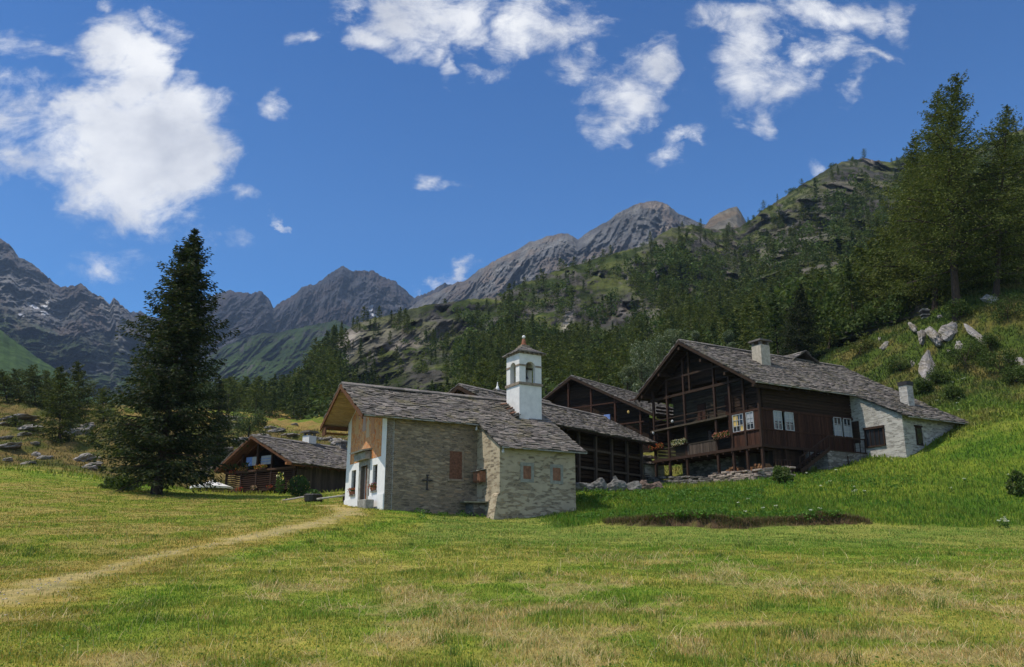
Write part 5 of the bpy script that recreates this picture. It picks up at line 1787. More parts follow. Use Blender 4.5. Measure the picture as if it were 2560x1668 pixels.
def build_cabin():
    t = thing('log_cabin', 'brown log cabin with slatted gallery, flowers and laundry under a slab roof', 'cabin', CB, TCB)
    zr, vr, ze = 5.75, 5.14, 2.9
    L = 11.5
    r = MB(); barn_roof(r, -.9, L, vr, zr, -.7, ze, 10.15, ze, .33, seed=81); rf = r.build('roof', M['slate'], t)
    b = MB(); under(b, -.9, L, vr, zr, -.7, ze, 10.15, ze); b.bar((-1.5, -.55, ze - .1), (.6, -.55, ze - .1), .2, .2, c=(3.5, 3.2, 2.8)); b.build('rafters', M['verge_wood'], rf)
    b = MB()
    log_wall(b, (1.5, .3), (1.5, 9.3), 0.0, 2.6, .22, .16, 11)
    log_wall(b, (1.5, 9.3), (L - .5, 9.3), -.5, 2.7, .22, .16, 12)
    z = 2.6
    while z < zr - .4:
        w = (zr - .3 - z) / .56; b.bar((1.5, vr - min(w, 4.6), z + .1), (1.5, vr + min(w, 4.6), z + .1), .16, .21, 0, c=(.6, .6, .6)); z += .22
    b.build('log_wall', M['dark_wood'], t)
    b = MB(); board_wall(b, (.4, .15), (L - .5, .15), -1.2, 2.85, .22, .07, 13); b.build('boarded_side', M['old_plank'], t)
    for v in (.05, 3.1, 5.14, 7.3, 9.5):
        p = MB(); p.bar((0, v, -1.4), (0, v, zr - .56 * abs(v - vr) - .3), .17, .17, 0, up=(1, 0, 0)); p.build('gallery_post', M['post_wood'], t)
    b = MB()
    for i in range(9): b.bar((-.02, 0, .95 + i * .19), (-.02, 9.5, .95 + i * .19), .05, .07, c=(1.2, 1.1, 1))
    for i in range(8): b.bar((0, 9.45, .95 + i * .2), (1.5, 9.45, .95 + i * .2), .05, .07, c=(1.4, 1.4, 1.4))
    b.build('slatted_front', M['post_wood'], t)
    b = MB(); b.box(-.1, 1.5, 0, 9.5, 2.5, 2.6); b.bar((-.1, -.2, 2.62), (-.1, 9.7, 2.62), .12, .16, c=(1.8, 1.7, 1.5)); b.box(-.05, 1.5, .1, 9.5, .75, .85)
    b.build('gallery_floor', M['post_wood'], t)
    b = MB(); board_wall(b, (1.2, .3), (1.2, 9.2), -1, .9, .2, .06, 14); b.build('lower_boarding', M['dark_wood'], t)
    b = MB(); b.box(.9, 1.0, 4.0, 6.2, -.6, .5); b.build('blue_bench_back', M['blue_cloth'], t)
    c = MB(); c.box(5.8, 6.75, 4.9, 5.85, 5.0, 6.55); co = c.build('chimney', M['tower_plaster'], rf)
    k = MB()
    for x in (5.85, 6.5):
        for y in (4.95, 5.6): k.box(x, x + .2, y, y + .2, 6.55, 6.85)
    k.box(5.6, 6.95, 4.7, 6.05, 6.85, 6.95); k.box(5.7, 6.85, 4.8, 5.95, 6.95, 7.05); k.build('chimney_cap', M['slate'], co)
    c = MB(); c.box(10.0, 10.8, 4.8, 5.6, 5.0, 6.3); co = c.build('chimney', M['dry_stone'], rf)
    k = MB(); k.box(9.9, 10.9, 4.7, 5.7, 6.3, 6.45); k.build('chimney_cap', M['slate'], co)
    return t


build_cabin()


def on_cabin(u, v, z): return world_of(CB, TCB, u, v, z)


for i, (v, lab) in enumerate(((7.0, 'orange and yellow flower box on the cabin gallery'), (4.4, 'yellow flower box in the middle of the cabin gallery'))):
    flower_box(on_cabin(-.16, v, 2.66), TCB - R(90), 1.5, [(0.62, 0.25, 0.05), (0.66, 0.42, 0.06), (0.5, 0.1, 0.05)], lab, 41 + i, n=220, lush=1.2)
for i, (v, z, lab) in enumerate(((8.3, 2.35, 'red geranium box hanging at the left of the cabin gallery'), (7.1, .75, 'red flower box low on the left cabin post'), (2.9, .75, 'red flower box low on the right cabin post'), (5.1, .8, 'pink flower box low on the middle cabin post'))):
    flower_box(on_cabin(-.18, v, z), TCB - R(90), .6, [(0.55, 0.03, 0.04), (0.5, 0.08, 0.06)] if i < 3 else [(0.7, 0.45, 0.42)], lab, 51 + i, n=90)
for i, (v0, v1, m, lab) in enumerate(((5.6, 7.0, 'blue_cloth', 'blue and white bedding hung over the cabin gable left of the post'), (3.2, 4.9, 'curtain', 'pale striped bedding hung in the cabin gable right of the post'))):
    k = MB(); n = 10
    for j in range(n):
        a, b_ = v0 + (v1 - v0) * j / n, v0 + (v1 - v0) * (j + 1) / n
        o1, o2 = .03 * math.sin(j * 1.7), .03 * math.sin((j + 1) * 1.7)
        k.hexa([(.2 + o1, a, 3.15), (.2 + o2, b_, 3.15), (.23 + o2, b_, 3.15), (.23 + o1, a, 3.15), (.2, a, 3.95), (.2, b_, 3.95), (.23, b_, 3.95), (.23, a, 3.95)], 0, (1, 1, 1))
    o = k.build('bedding', M['curtain'] if i else M['curtain']); o.location = CB; o.rotation_euler = (0, 0, TCB)
    tag(o, lab, 'bedding', 'laundry on the cabin')
    if i == 0:
        q = MB(); q.box(.185, .199, 6.2, 7.02, 3.13, 3.96); q.build('blue_cover', M['blue_cloth'], o)
    else:
        for zz in (3.4, 3.65):
            q = MB(); q.box(.15, .168, 3.18, 4.92, zz, zz + .05); q.build('stripe', M['blue_cloth'], o)

# white house far up the clearing
_p = pt(757, 1092, 150.0)
t = thing('white_hut', 'tiny white hut with dark gable roof far up in the clearing', 'hut', (_p[0], _p[1], _p[2] - 3.2), R(58))
b = MB(); b.prism([(0, -1.9, -1), (0, 1.9, -1), (0, 1.9, 2.1), (0, 0, 3.4), (0, -1.9, 2.1)], (3.0, 0, 0)); b.build('wall', M['white_plaster'], t)
b = MB()
for s in (-1, 1): b.hexa([(-.4, 0, 3.5), (3.4, 0, 3.5), (3.4, s * 2.4, 1.95), (-.4, s * 2.4, 1.95), (-.4, 0, 3.65), (3.4, 0, 3.65), (3.4, s * 2.4, 2.1), (-.4, s * 2.4, 2.1)], 0, (.7, .7, .7))
b.build('roof', M['slate'], t)
b = MB(); b.box(-.03, 0, -.6, .5, -.8, 1.2); b.build('door', M['dark_wood'], t)

# sunshade left of the cabin
_p = pt(530, 1210, 78.0)
t = thing('parasol', 'wide off-white garden parasol left of the log cabin', 'parasol', (_p[0], _p[1], hz(_p[0], _p[1])), R(20))
zt = _p[2] + .35 - t.location.z
k = MB(); n = 8; Rr = 1.85
vs = [(0, 0, zt)]; fs = []
for i in range(n):
    a = 2 * math.pi * i / n; vs.append((Rr * math.cos(a), Rr * math.sin(a), zt - .62))
for i in range(n):
    a = 2 * math.pi * i / n; vs.append((Rr * math.cos(a), Rr * math.sin(a), zt - .80))
for i in range(n):
    j = (i + 1) % n; fs += [(0, 1 + i, 1 + j), (1 + i, 1 + n + i, 1 + n + j, 1 + j)]
k.add(vs, fs); k.build('canopy', M['umbrella_cloth'], t)
k = MB(); k.tube([(0, 0, -.2), (0, 0, zt)], .03, 8)
for i in range(n):
    a = 2 * math.pi * i / n; k.bar((0, 0, zt - .1), (Rr * .98 * math.cos(a), Rr * .98 * math.sin(a), zt - .66), .02, .02)
k.build('pole', M['post_wood'], t)

# rail fence between cabin and chapel
def rail(px0, py0, Y0, px1, py1, Y1, label, dia=.07):
    p, q = pt(px0, py0, Y0), pt(px1, py1, Y1)
    mid = [(p[i] + q[i]) / 2 for i in range(3)]
    t = thing('rail_fence', label, 'fence', mid, 0)
    k = MB(); k.tube([Vector(p) - Vector(mid), Vector(q) - Vector(mid)], [dia, dia * .8], 8); k.build('rail', M['grey_rail'], t)
    for s in (.12, .88):
        x = [p[i] + (q[i] - p[i]) * s for i in range(3)]
        g = hz(x[0], x[1])
        k = MB(); k.tube([Vector((x[0], x[1] + .08, g - .3)) - Vector(mid), Vector((x[0] + .03, x[1] + .08, x[2] + .15)) - Vector(mid)], [.09, .07], 8); k.build('post', M['dark_wood'], t)
rail(793, 1248, 54.0, 868, 1238, 53.0, 'pale wooden rail on short posts just left of the chapel front')
rail(706, 1252, 60.0, 772, 1240, 59.0, 'pale wooden rail on short posts in front of the log cabin')
_p = pt(782, 1256, 56.0)
t = thing('stone_tub', 'dark round planted tub between the two pale rails', 'planter', (_p[0], _p[1], hz(_p[0], _p[1])), 0)
k = MB(); k.lathe([(.42, -.2), (.55, .05), (.6, .42), (.52, .5)], (0, 0, 0), 14); k.build('tub', M['iron'], t)
rng = np.random.default_rng(61)
v, q, c = leaf_cloud(rng, (0, 0, .55), (.5, .5, .25), 160, .09, GREENS); np_mesh('leaves', v, q, M['leaf'], t, col=c)
_p = pt(745, 1243, 66.0)
t = thing('flowering_shrub', 'green shrub with yellow blooms by the corner of the log cabin', 'shrub', (_p[0], _p[1], hz(_p[0], _p[1])), 0)
v, q, c = leaf_cloud(rng, (0, 0, .75), (.85, .7, .85), 900, .10, GREENS); np_mesh('leaves', v, q, M['leaf'], t, col=c)
v, q, c = leaf_cloud(rng, (0, -.1, .8), (.9, .75, .85), 70, .07, [(0.6, .42, .08), (.7, .5, .2)], shell=1); np_mesh('blossoms', v, q, M['petal'], t, col=c)
_p = pt(700, 1216, 73.0)
t = thing('sunflower_clump', 'tall pale yellow flowers against the front of the log cabin', 'flowers', (_p[0], _p[1], hz(_p[0], _p[1])), 0)
v, q, c = leaf_cloud(rng, (0, 0, .9), (.4, .4, .9), 300, .09, GREENS); np_mesh('leaves', v, q, M['leaf'], t, col=c)
v, q, c = leaf_cloud(rng, (0, -.2, 1.5), (.35, .3, .5), 26, .10, [(.75, .62, .15), (.8, .75, .5)], shell=1); np_mesh('blossoms', v, q, M['petal'], t, col=c)


# ================================================================== stones
def rock_mesh(seed, sx, sy, sz, slab=0.0, n=4):
    import bmesh
    bm = bmesh.new(); bmesh.ops.create_icosphere(bm, subdivisions=n, radius=1)
    import mathutils.noise as mn
    rg = np.random.default_rng(seed)
    planes = [(lambda d: d / np.linalg.norm(d))(rg.normal(size=3)) for _ in range(11)]
    for v in bm.verts:
        p = np.array(v.co); d = p / np.linalg.norm(p)
        r = 1.0
        for i, pl in enumerate(planes):
            dd = d @ pl
            if dd > .05: r = min(r, (0.62 + .03 * i) / dd)
        p = d * r
        q = Vector((p[0] * 1.6 + seed, p[1] * 1.6, p[2] * 1.6))
        p = p * (1 + .22 * mn.noise(q) + .13 * mn.noise(q * 2.7) - .16 * abs(mn.noise(q * 1.3 + Vector((5, 5, 5)))) + .06 * mn.noise(q * 7))
        v.co = (p[0] * sx, p[1] * sy, p[2] * sz)
    me = bpy.data.meshes.new('rock'); bm.to_mesh(me); bm.free()
    return me


def rock(name, label, px, py, w, h, depth=None, tilt=0.0, yaw=0.0, seed=1, m='rock', group=None, Y=None, sink=.2, cat='rock', lean=0.0):
    """w, h in photo pixels at the place where the pixel meets the ground"""
    x, y, z = ground_hit(px, py) if Y is None else (ray(px, py)[0] * Y, Y, 0)
    z = hz(x, y)
    s = y / F
    me = rock_mesh(seed, w * s * .62, (depth or w * .7) * s * .6, h * s * .62)
    if lean: me.transform(Matrix.Diagonal((1, .7, 1.25, 1)))
    me.name = name; me.materials.append(M[m])
    o = link(bpy.data.objects.new(name, me))
    o.location = (x, y, z + h * s * (.5 - sink)); o.rotation_euler = (lean, tilt, yaw)
    return tag(o, label, cat, group)


# slabs of the pale outcrop on the right slope
for i, (px, py, w, h, tilt, lab) in enumerate((
        (2322, 925, 44, 140, .68, 'tall pale rock slab leaning right above the annex chimney'),
        (2338, 846, 50, 100, .82, 'pale rock slab in the middle of the right outcrop'),
        (2378, 834, 40, 100, .78, 'pale pitted rock slab at the right end of the outcrop'),
        (2308, 850, 30, 80, .9, 'thin pale rock slab left of the outcrop middle'),
        (2284, 826, 30, 56, .9, 'small pale rock slab at the upper left of the outcrop'),
        (2215, 868, 16, 48, .85, 'narrow pale slab standing apart left of the outcrop'),
        (2200, 852, 8, 22, .6, 'tiny pale slab above the one standing apart'),
        (2448, 848, 32, 82, .15, 'upright pale boulder on the right slope'),
        (2398, 868, 22, 30, .2, 'rounded pale boulder between slab and upright boulder'),
        (2372, 880, 10, 16, .1, 'little pale stone under the outcrop'),
        (2522, 905, 22, 22, .3, 'pale stone at the right slope near the picture edge'),
        (2552, 908, 20, 36, .2, 'pale stone cut by the right picture edge'),
        (2282, 912, 16, 26, .7, 'half buried pale rock left of the tall slab'),
        (2352, 795, 20, 14, .3, 'low pale rock beside the stacked stones'),
        (2476, 755, 40, 26, .3, 'dark lichen boulder at the foot of the big larch'))):
    rock('rock_slab', lab, px, py, w, h, tilt=tilt, yaw=.3 * math.sin(i * 2.1), seed=100 + i, group='rocks on the right slope', sink=.44, lean=-.80)
# cairn of flat stones
_p = ground_hit(2313, 795)
k = MB(); rg = random.Random(9)
for i in range(9):
    g = rg.choice([.25, .3, .4, 1.8]); w = rg.uniform(.26, .46); d_ = i * .125
    k.hexa([(-w, -.35, d_), (w, -.35, d_), (w * .95, .35, d_), (-w * .9, .35, d_), (-w, -.37, d_ + .10), (w, -.32, d_ + .10), (w, .35, d_ + .11), (-w, .35, d_ + .10)], 0, (g, g, g))
o = k.build('cairn', M['wall_slab']); o.location = (_p[0], _p[1], _p[2] - .1); tag(o, 'dark stack of flat stones above the outcrop on the right slope', 'cairn')
# boulders bordering the lawn right of the choir
for i, (px, py, w, h, m, lab) in enumerate((
        (1455, 1222, 46, 26, 'boulder_stone', 'long grey boulder nearest the chapel choir'), (1497, 1221, 38, 34, 'boulder_stone', 'pale grey block second from the choir in the boulder row'),
        (1540, 1220, 44, 32, 'boulder_stone', 'blue grey slab boulder in the middle of the boulder row'), (1585, 1221, 40, 26, 'boulder_stone', 'flat layered boulder in the boulder row'),
        (1612, 1216, 30, 26, 'terracotta_rock', 'rusty boulder in the boulder row'), (1640, 1219, 34, 24, 'terracotta_rock', 'big rust topped boulder left of the dry stone wall'),
        (1538, 1203, 16, 34, 'boulder_stone', 'upright grey stone in front of the low barn'))):
    if m not in M: M[m] = flat(m, (0.16, 0.115, 0.092) if 'terra' in m else (0.165, 0.16, 0.15), .95, .1, .5, 3.0)
    rock('boulder', lab, px, py, w, h, seed=130 + i, m=m, group='boulders at the lawn edge', depth=w * .6, Y=56.0 + i * .5, sink=.15)
# ledges on the left hillside
LED = [(45, 1050, 90, 12), (20, 1064, 70, 10), (70, 1074, 60, 16), (62, 1088, 40, 10), (10, 1098, 40, 10), (25, 1118, 60, 12), (85, 1112, 24, 8), (90, 1140, 22, 16), (110, 1148, 30, 14), (70, 1160, 40, 12), (20, 1152, 26, 10),
       (215, 1150, 60, 24), (232, 1165, 40, 14), (222, 1172, 44, 14), (560, 1052, 40, 16), (590, 1050, 36, 14), (574, 1072, 50, 14), (540, 1140, 60, 16), (560, 1128, 40, 12), (690, 1080, 50, 12), (675, 1072, 30, 10), (720, 1090, 44, 10), (520, 1175, 34, 16), (500, 1190, 44, 14),
       (600, 1105, 50, 14), (655, 1092, 40, 14), (812, 1100, 34, 12), (840, 1104, 30, 14), (850, 1112, 40, 12), (790, 1098, 26, 10), (735, 1062, 20, 5), (850, 1052, 24, 6), (190, 1085, 70, 26), (215, 1070, 50, 20)]
for i, (px, py, w, h) in enumerate(LED):
    lab = ('grey rock ledge on the rough hillside left of the big spruce' if px < 260 else 'pale rock in the boulder field on the slope behind the log cabin')
    rock('rock_ledge', lab, px, py, w, h, depth=w * .8, tilt=-.22 if px < 260 else -.15, yaw=.2 * math.sin(i * 1.7), seed=160 + i, group='rocks left of the big spruce' if px < 260 else 'rocks behind the log cabin', sink=.46)

# ================================================================== trees
SPRUCE_C = [(0.026, 0.042, 0.014), (0.038, 0.056, 0.018), (0.018, 0.030, 0.012), (0.052, 0.066, 0.021), (0.060, 0.060, 0.026)]
LARCH_C = [(0.078, 0.102, 0.020), (0.108, 0.130, 0.026), (0.060, 0.080, 0.018), (0.140, 0.152, 0.036), (0.068, 0.082, 0.020)]
FAR_C = [(0.046, 0.070, 0.020), (0.062, 0.088, 0.025), (0.034, 0.052, 0.017), (0.080, 0.102, 0.030)]
BUSH_C = [(0.066, 0.098, 0.022), (0.088, 0.120, 0.028), (0.050, 0.076, 0.020)]
PALE_C = [(0.125, 0.155, 0.080), (0.165, 0.195, 0.110), (0.085, 0.115, 0.050), (0.21, 0.235, 0.155)]


def conifer(rng, H, prof, dz, nb, leaf, step, cols, droop=(15, -28), upturn=0.25, side=0.55, hang=0.3, bare=0.06, lean=(0, 0), jit=0.3, gap=0.0, curve=None, reps=3):
    """returns crown (V,Q,C) and limbs [(p,q,r)]; prof: radius by fraction from the top"""
    tx, tr = zip(*prof)
    P, A, limbs = [], [], []
    z = H * 0.985
    ph = rng.random() * 6
    def axis(zz):
        f = zz / H
        ox, oy = lean[0] * f, lean[1] * f
        if curve: ox += curve * math.sin(f * 2.6) * H
        return np.array([ox, oy, zz])
    while z > H * bare:
        t = 1 - z / H
        L0 = np.interp(t, tx, tr)
        n = nb if t > .08 else max(3, nb - 2)
        sec = 0.55 + 0.75 * rng.random()
        for k in range(n):
            if rng.random() < gap: continue
            an = ph + 2 * math.pi * k / n + rng.normal() * .25
            L = L0 * sec ** .5 * (1 + rng.normal() * jit)
            if L < 0.12: L = 0.12
            el = R(droop[0] + (droop[1] - droop[0]) * t + rng.normal() * 7)
            d = np.array([math.cos(an) * math.cos(el), math.sin(an) * math.cos(el), math.sin(el)])
            sd = np.array([-math.sin(an), math.cos(an), 0])
            base = axis(z + rng.normal() * dz * .3)
            m = max(3, int(L / step))
            s = (np.arange(m) + rng.random(m)) / m
            s = 0.12 + 0.88 * s
            c = base + d * (s * L)[:, None] + np.array([0, 0, 1]) * (upturn * L * s ** 2.5)[:, None]
            for rep in range(reps):
                w = rng.normal(size=m) * side * L * .34 * (1.05 - s * .75)
                hh = -np.abs(rng.normal(size=m)) * hang * (0.4 + .6 * s) * min(1, L)
                P.append(c + sd * w[:, None] + np.array([0, 0, 1]) * hh[:, None])
                A.append(d * .7 + sd * np.sign(w)[:, None] * .7 + np.array([0, 0, -.35 * (1 if hang > .15 else 0)]))
            limbs.append((base, base + d * L * .7 + np.array([0, 0, upturn * L * .35]), max(.008, .0075 * L)))
        # inner foliage so the stem does not show through everywhere
        z -= dz * rng.uniform(.75, 1.25) * (0.65 + .5 * t)
        ph += 1.1
    # leader
    m = 10
    P.append(np.stack([rng.normal(size=m) * .05 * leaf * 3 + axis(H)[0], rng.normal(size=m) * .05 * leaf * 3 + axis(H)[1], H * (.955 + .05 * rng.random(m))], 1)); A.append(np.tile([0, 0, 1.0], (m, 1)))
    P = np.concatenate(P); A = np.concatenate(A)
    V, Q, C = leaf_quads(rng, P, leaf, cols, A, .32)
    return (V, Q, C), limbs, axis


def trunk_mb(axis, H, r, limbs=(), n=9, every=1):
    k = MB()
    fr = [0, .02, .06, .15, .3, .5, .7, .88, .99]
    k.tube([axis(f * H) - np.array([0, 0, .5 if f == 0 else 0]) for f in fr], [r * 1.5, r * 1.25, r * 1.02, r * .9, r * .75, r * .55, r * .33, r * .14, r * .03], n)
    for i, (p, q, w) in enumerate(limbs):
        if i % every == 0: k.bar(p, q, w * 2, w * 2)
    return k


def put_tree(name, label, cat, loc, crown, trunk, group=None, rz=0):
    t = thing(name, label, cat, loc, rz, group)
    V, Q, C = crown
    np_mesh('crown', V, Q, M['leaf'], t, col=C)
    trunk.build('trunk', M['bark'], t)
    return t


def gloc(px, Y, dz=-.1):
    x = ray(px, 1100)[0] * Y
    return (x, Y, hz(x, Y) + dz)


def top_h(px, py, Y, base):
    return CAMZ + ray(px, py)[1] * Y - base[2]


# --- the big spruce in the left meadow
rng = np.random.default_rng(7)
loc = ground_hit(390, 1236, 40)
H = top_h(418, 572, loc[1], loc)
pr = [(0, .12), (.05, .55), (.11, 1.35), (.2, 1.9), (.28, 2.55), (.36, 2.7), (.5, 3.15), (.65, 3.9), (.8, 4.6), (.9, 4.8), (1, 3.4)]
crown, limbs, ax = conifer(rng, H, pr, .40, 9, .165, .13, SPRUCE_C, droop=(24, -14), upturn=.13, side=.62, hang=.34, bare=.074, lean=(.85, 0), jit=.20, reps=5)
put_tree('spruce', 'big dark spruce standing alone in the left meadow', 'spruce', loc, crown, trunk_mb(ax, H, .33, limbs, 10, 2))

# --- larches on the right slope
def larch(px, py, Y, tpx, tpy, label, seed, Rm, prof=None, curve=None, dz=.50, nb=7, leaf=.17, step=.17, cols=LARCH_C, name='larch', bare=.1, jit=.38, hang=.22, gap=.12, trunk_r=.3, droop=(28, -16), base=None):
    rg = np.random.default_rng(seed)
    loc = base or gloc(px, Y)
    H = top_h(tpx, tpy, loc[1], loc)
    lean = (ray(tpx, tpy)[0] * loc[1] - loc[0], 0)
    prof = prof or [(0, .2), (.06, .9), (.15, .28 * Rm), (.3, .52 * Rm), (.5, .8 * Rm), (.68, Rm), (.85, .85 * Rm), (1, .5 * Rm)]
    crown, limbs, ax = conifer(rg, H, prof, dz, nb, leaf, step, cols, droop=droop, upturn=.22, side=.6, hang=hang, bare=bare, lean=lean, jit=jit, gap=gap, curve=curve, reps=6)
    return put_tree(name, label, 'larch' if name == 'larch' else 'spruce', loc, crown, trunk_mb(ax, H, trunk_r, limbs, 8, 2))


larch(2437, 760, 84.0, 2402, 182, 'tallest larch with a leaning dark trunk on the right slope', 12, 5.6, curve=-.035, trunk_r=.42, bare=.17, step=.15, leaf=.15)
larch(2380, 760, 92.0, 2345, 222, 'tall larch whose top stands just left of the tallest larch', 13, 4.6, step=.17, leaf=.15)
larch(2545, 760, 84.0, 2518, 262, 'tall straight larch by the right picture edge', 14, 5.4, gap=.15, step=.17, leaf=.14)
larch(2320, 800, 97.0, 2285, 345, 'larch of middle height left of the tallest larches', 15, 4.4, leaf=.16, step=.2)
larch(2600, 760, 92.0, 2600, 330, 'larch cut by the right picture edge', 16, 5.6, leaf=.17, step=.24)
larch(2490, 700, 99.0, 2462, 420, 'shorter larch between the tallest larch and the straight one', 17, 4.4, leaf=.17, step=.22)
larch(2265, 820, 106.0, 2245, 520, 'young larch at the left foot of the larch group', 18, 3.6, leaf=.17, step=.22)
larch(2200, 860, 112.0, 2180, 600, 'young larch in the row left of the larch group', 19, 3.3, leaf=.18, step=.24)
larch(2145, 860, 118.0, 2130, 640, 'slim larch above the pale slab standing apart', 20, 2.8, leaf=.18, step=.25)
larch(2345, 800, 104.0, 2335, 560, 'bushy larch behind the leaning trunk of the tallest larch', 21, 3.6, leaf=.18, step=.25)
larch(2005, 900, 98.0, 2003, 712, 'dark broad spruce rising behind the timber house roof', 22, 3.0, prof=[(0, .15), (.1, .7), (.3, 1.5), (.55, 2.5), (.8, 3.4), (1, 3.5)], name='spruce', cols=[tuple(x * .7 for x in c) for c in SPRUCE_C], dz=.42, nb=8, step=.16, leaf=.15, bare=.05, jit=.2, gap=0, droop=(15, -26))
larch(2088, 900, 108.0, 2085, 790, 'small rounded larch right of the broad spruce', 23, 2.2, leaf=.17, step=.22)
larch(2165, 905, 90.0, 2165, 836, 'small bushy larch sapling beside the timber house roof', 24, 1.7, leaf=.13, step=.17, trunk_r=.09)
# --- conifers of the left side
for i, (px, Y, tpx, tpy, Rm, kind, lab) in enumerate((
        (150, 100, 152, 918, 2.9, 'larch', 'dark larch nearest the meadow in the left grove'),
        (196, 132, 194, 908, 3.2, 'larch', 'tall full larch at the right end of the left grove'),
        (78, 138, 78, 918, 3.4, 'larch', 'broad dark larch in the middle of the left grove'),
        (38, 140, 36, 925, 3.0, 'larch', 'dark larch near the left picture edge'),
        (5, 136, 3, 930, 3.0, 'larch', 'larch cut by the left picture edge'),
        (118, 142, 116, 930, 2.6, 'larch', 'slim larch between the broad one and the dark one of the left grove'),
        (36, 110, 36, 1045, 1.5, 'larch', 'pale young tree alone on the ledges at the left edge'),
        (255, 128, 256, 975, 2.2, 'larch', 'small larch partly behind the left side of the big spruce'),
        (232, 104, 232, 1085, 1.3, 'larch', 'bushy little larch left of the big spruce foot'),
        (550, 98, 549, 940, 2.7, 'spruce', 'narrow dark spruce just right of the big spruce'),
        (175, 112, 176, 1010, 1.5, 'larch', 'light green young larch inside the left grove'))):
    if kind == 'spruce':
        larch(px, 0, Y, tpx, tpy, lab, 40 + i, Rm, name='spruce', cols=SPRUCE_C, dz=.45, nb=7, step=.18, leaf=.15, bare=.04, jit=.2, gap=0, droop=(15, -26), prof=[(0, .15), (.1, .5), (.4, 1.5), (.75, 2.6), (1, 2.7)])
    else:
        larch(px, 0, Y, tpx, tpy, lab, 40 + i, Rm, leaf=.17, step=.20, bare=.05, gap=.06, jit=.3, trunk_r=.16, cols=[tuple(x * .72 for x in c) for c in LARCH_C] if i < 6 else LARCH_C)


# --- broadleaf trees and bushes
def bushy(name, label, cat, loc, W, H, seed, cols, leaf=.10, n=2600, lumps=14, trunk_r=.12, low=.15, group=None):
    rg = np.random.default_rng(seed)
    ps, k = [], MB()
    k.tube([(0, 0, -.4), (.05, 0, H * .25), (.1, .05, H * .6)], [trunk_r, trunk_r * .8, trunk_r * .3], 7)
    for i in range(lumps):
        f = rg.random()
        zc = H * (low + (1 - low) * (.12 + .80 * f))
        rr = W * .5 * (1 - (abs(f - .42) / .75) ** 2) ** .5 * rg.uniform(.35, 1.0)
        an = rg.random() * 6.28
        c = np.array([rr * math.cos(an) * .8, rr * math.sin(an) * .8, zc])
        s = W * rg.uniform(.14, .26)
        ps.append(leaf_cloud(rg, c, (s, s, s * rg.uniform(.7, 1.25)), n // lumps, leaf, cols, shell=.55))
        k.bar((.03, 0, H * low + (zc - H * low) * .3), tuple(c), .03 + .02 * trunk_r, .03)
    return put_tree(name, label, cat, loc, join(ps), k, group)


for i, (px, Y, tpy, W, lab) in enumerate(((1612, 98, 842, 3.4, 'pale silvery tree left of the timber house gable'), (1655, 101, 826, 3.6, 'tallest pale silvery tree behind the timber house gable'),
                                          (1700, 103, 812, 3.2, 'pale silvery tree just above the timber house gable tip'), (1575, 100, 905, 2.8, 'low pale silvery tree above the tall barn ridge'),
                                          (1755, 106, 818, 2.0, 'slim pale poplar top over the timber house ridge'), (1838, 106, 822, 1.8, 'pale sapling top left of the big plaster chimney'))):
    loc = gloc(px, Y); H = top_h(px, tpy, Y, loc)
    bushy('silver_tree', lab, 'tree', loc, W, H, 70 + i, PALE_C, .12, 3800, 30, .14, .2)
_l = gloc(620, 112)
bushy('willow', 'round grey-green willow on the slope above the cabin ridge', 'tree', _l, 5.0, top_h(620, 1030, 112, _l) , 81, [(0.085, 0.115, 0.045), (0.105, 0.14, 0.06), (0.065, 0.09, 0.035)], .12, 3600, 20, .15, .1)
for i, (px, py, W, H, lab) in enumerate(((2415, 925, 3.4, 2.6, 'leafy green bush below the outcrop on the right slope'), (2350, 960, 2.4, 1.3, 'low bush right of the annex chimney'), (2060, 850, 3.4, 2.4, 'rounded bush on the slope above the rear roof'),
                                         (2120, 800, 4.2, 2.8, 'wide bush on the slope under the slim larch'), (2215, 815, 2.8, 2.0, 'bush left of the stacked flat stones'), (2520, 800, 4.2, 2.2, 'dark bush right of the lichen boulder'),
                                         (2250, 930, 2.4, 1.5, 'low bush at the slope behind the annex roof'), (2545, 960, 2.6, 1.4, 'bush at the right picture edge above the lawn'), (2475, 880, 2.4, 1.3, 'little bush beside the upright boulder'),
                                         (318, 1225, 2.8, .95, 'clump of tall herbs under the big spruce'), (262, 1222, 1.2, .7, 'small herb clump left of the big spruce foot'), (1960, 1208, 1.5, .9, 'green shrub at the foot of the wooden stair'), (2556, 1238, 1.4, 1.1, 'leafy weed clump on the lawn at the right edge'))):
    loc = ground_hit(px, py)
    bushy('bush', lab, 'bush', loc, W, H, 90 + i, BUSH_C if i < 9 else [(0.085, 0.13, 0.03), (0.06, 0.10, 0.02), (0.12, 0.14, 0.05)], .09, 1500, 14, .05, 0.0)


for i, (px, py, W, H, lab) in enumerate(((2085, 852, 3.6, 3.0, 'tall bush at the forest foot behind the rear roof'), (2150, 848, 3.2, 2.6, 'dense bush at the forest foot left of the narrow pale slab'), (2180, 812, 4.0, 3.2, 'big bush at the forest edge above the narrow pale slab'),
                                         (2255, 795, 3.6, 2.6, 'bush at the forest edge left of the stacked stones, higher up'), (2400, 800, 3.0, 1.8, 'low bush just above the pitted pale slab'), (2440, 900, 2.8, 1.5, 'bush under the upright pale boulder'),
                                         (2500, 940, 3.6, 2.0, 'wide bush below the stones near the right edge'), (2310, 985, 2.2, 1.0, 'low scrub on the slope just above the annex roof end'), (2390, 1000, 2.0, .9, 'small scrub right of the annex roof end'))):
    bushy('bush', lab, 'bush', ground_hit(px, py), W, H, 140 + i, BUSH_C, .10, 1700, 14, .05, 0.0)


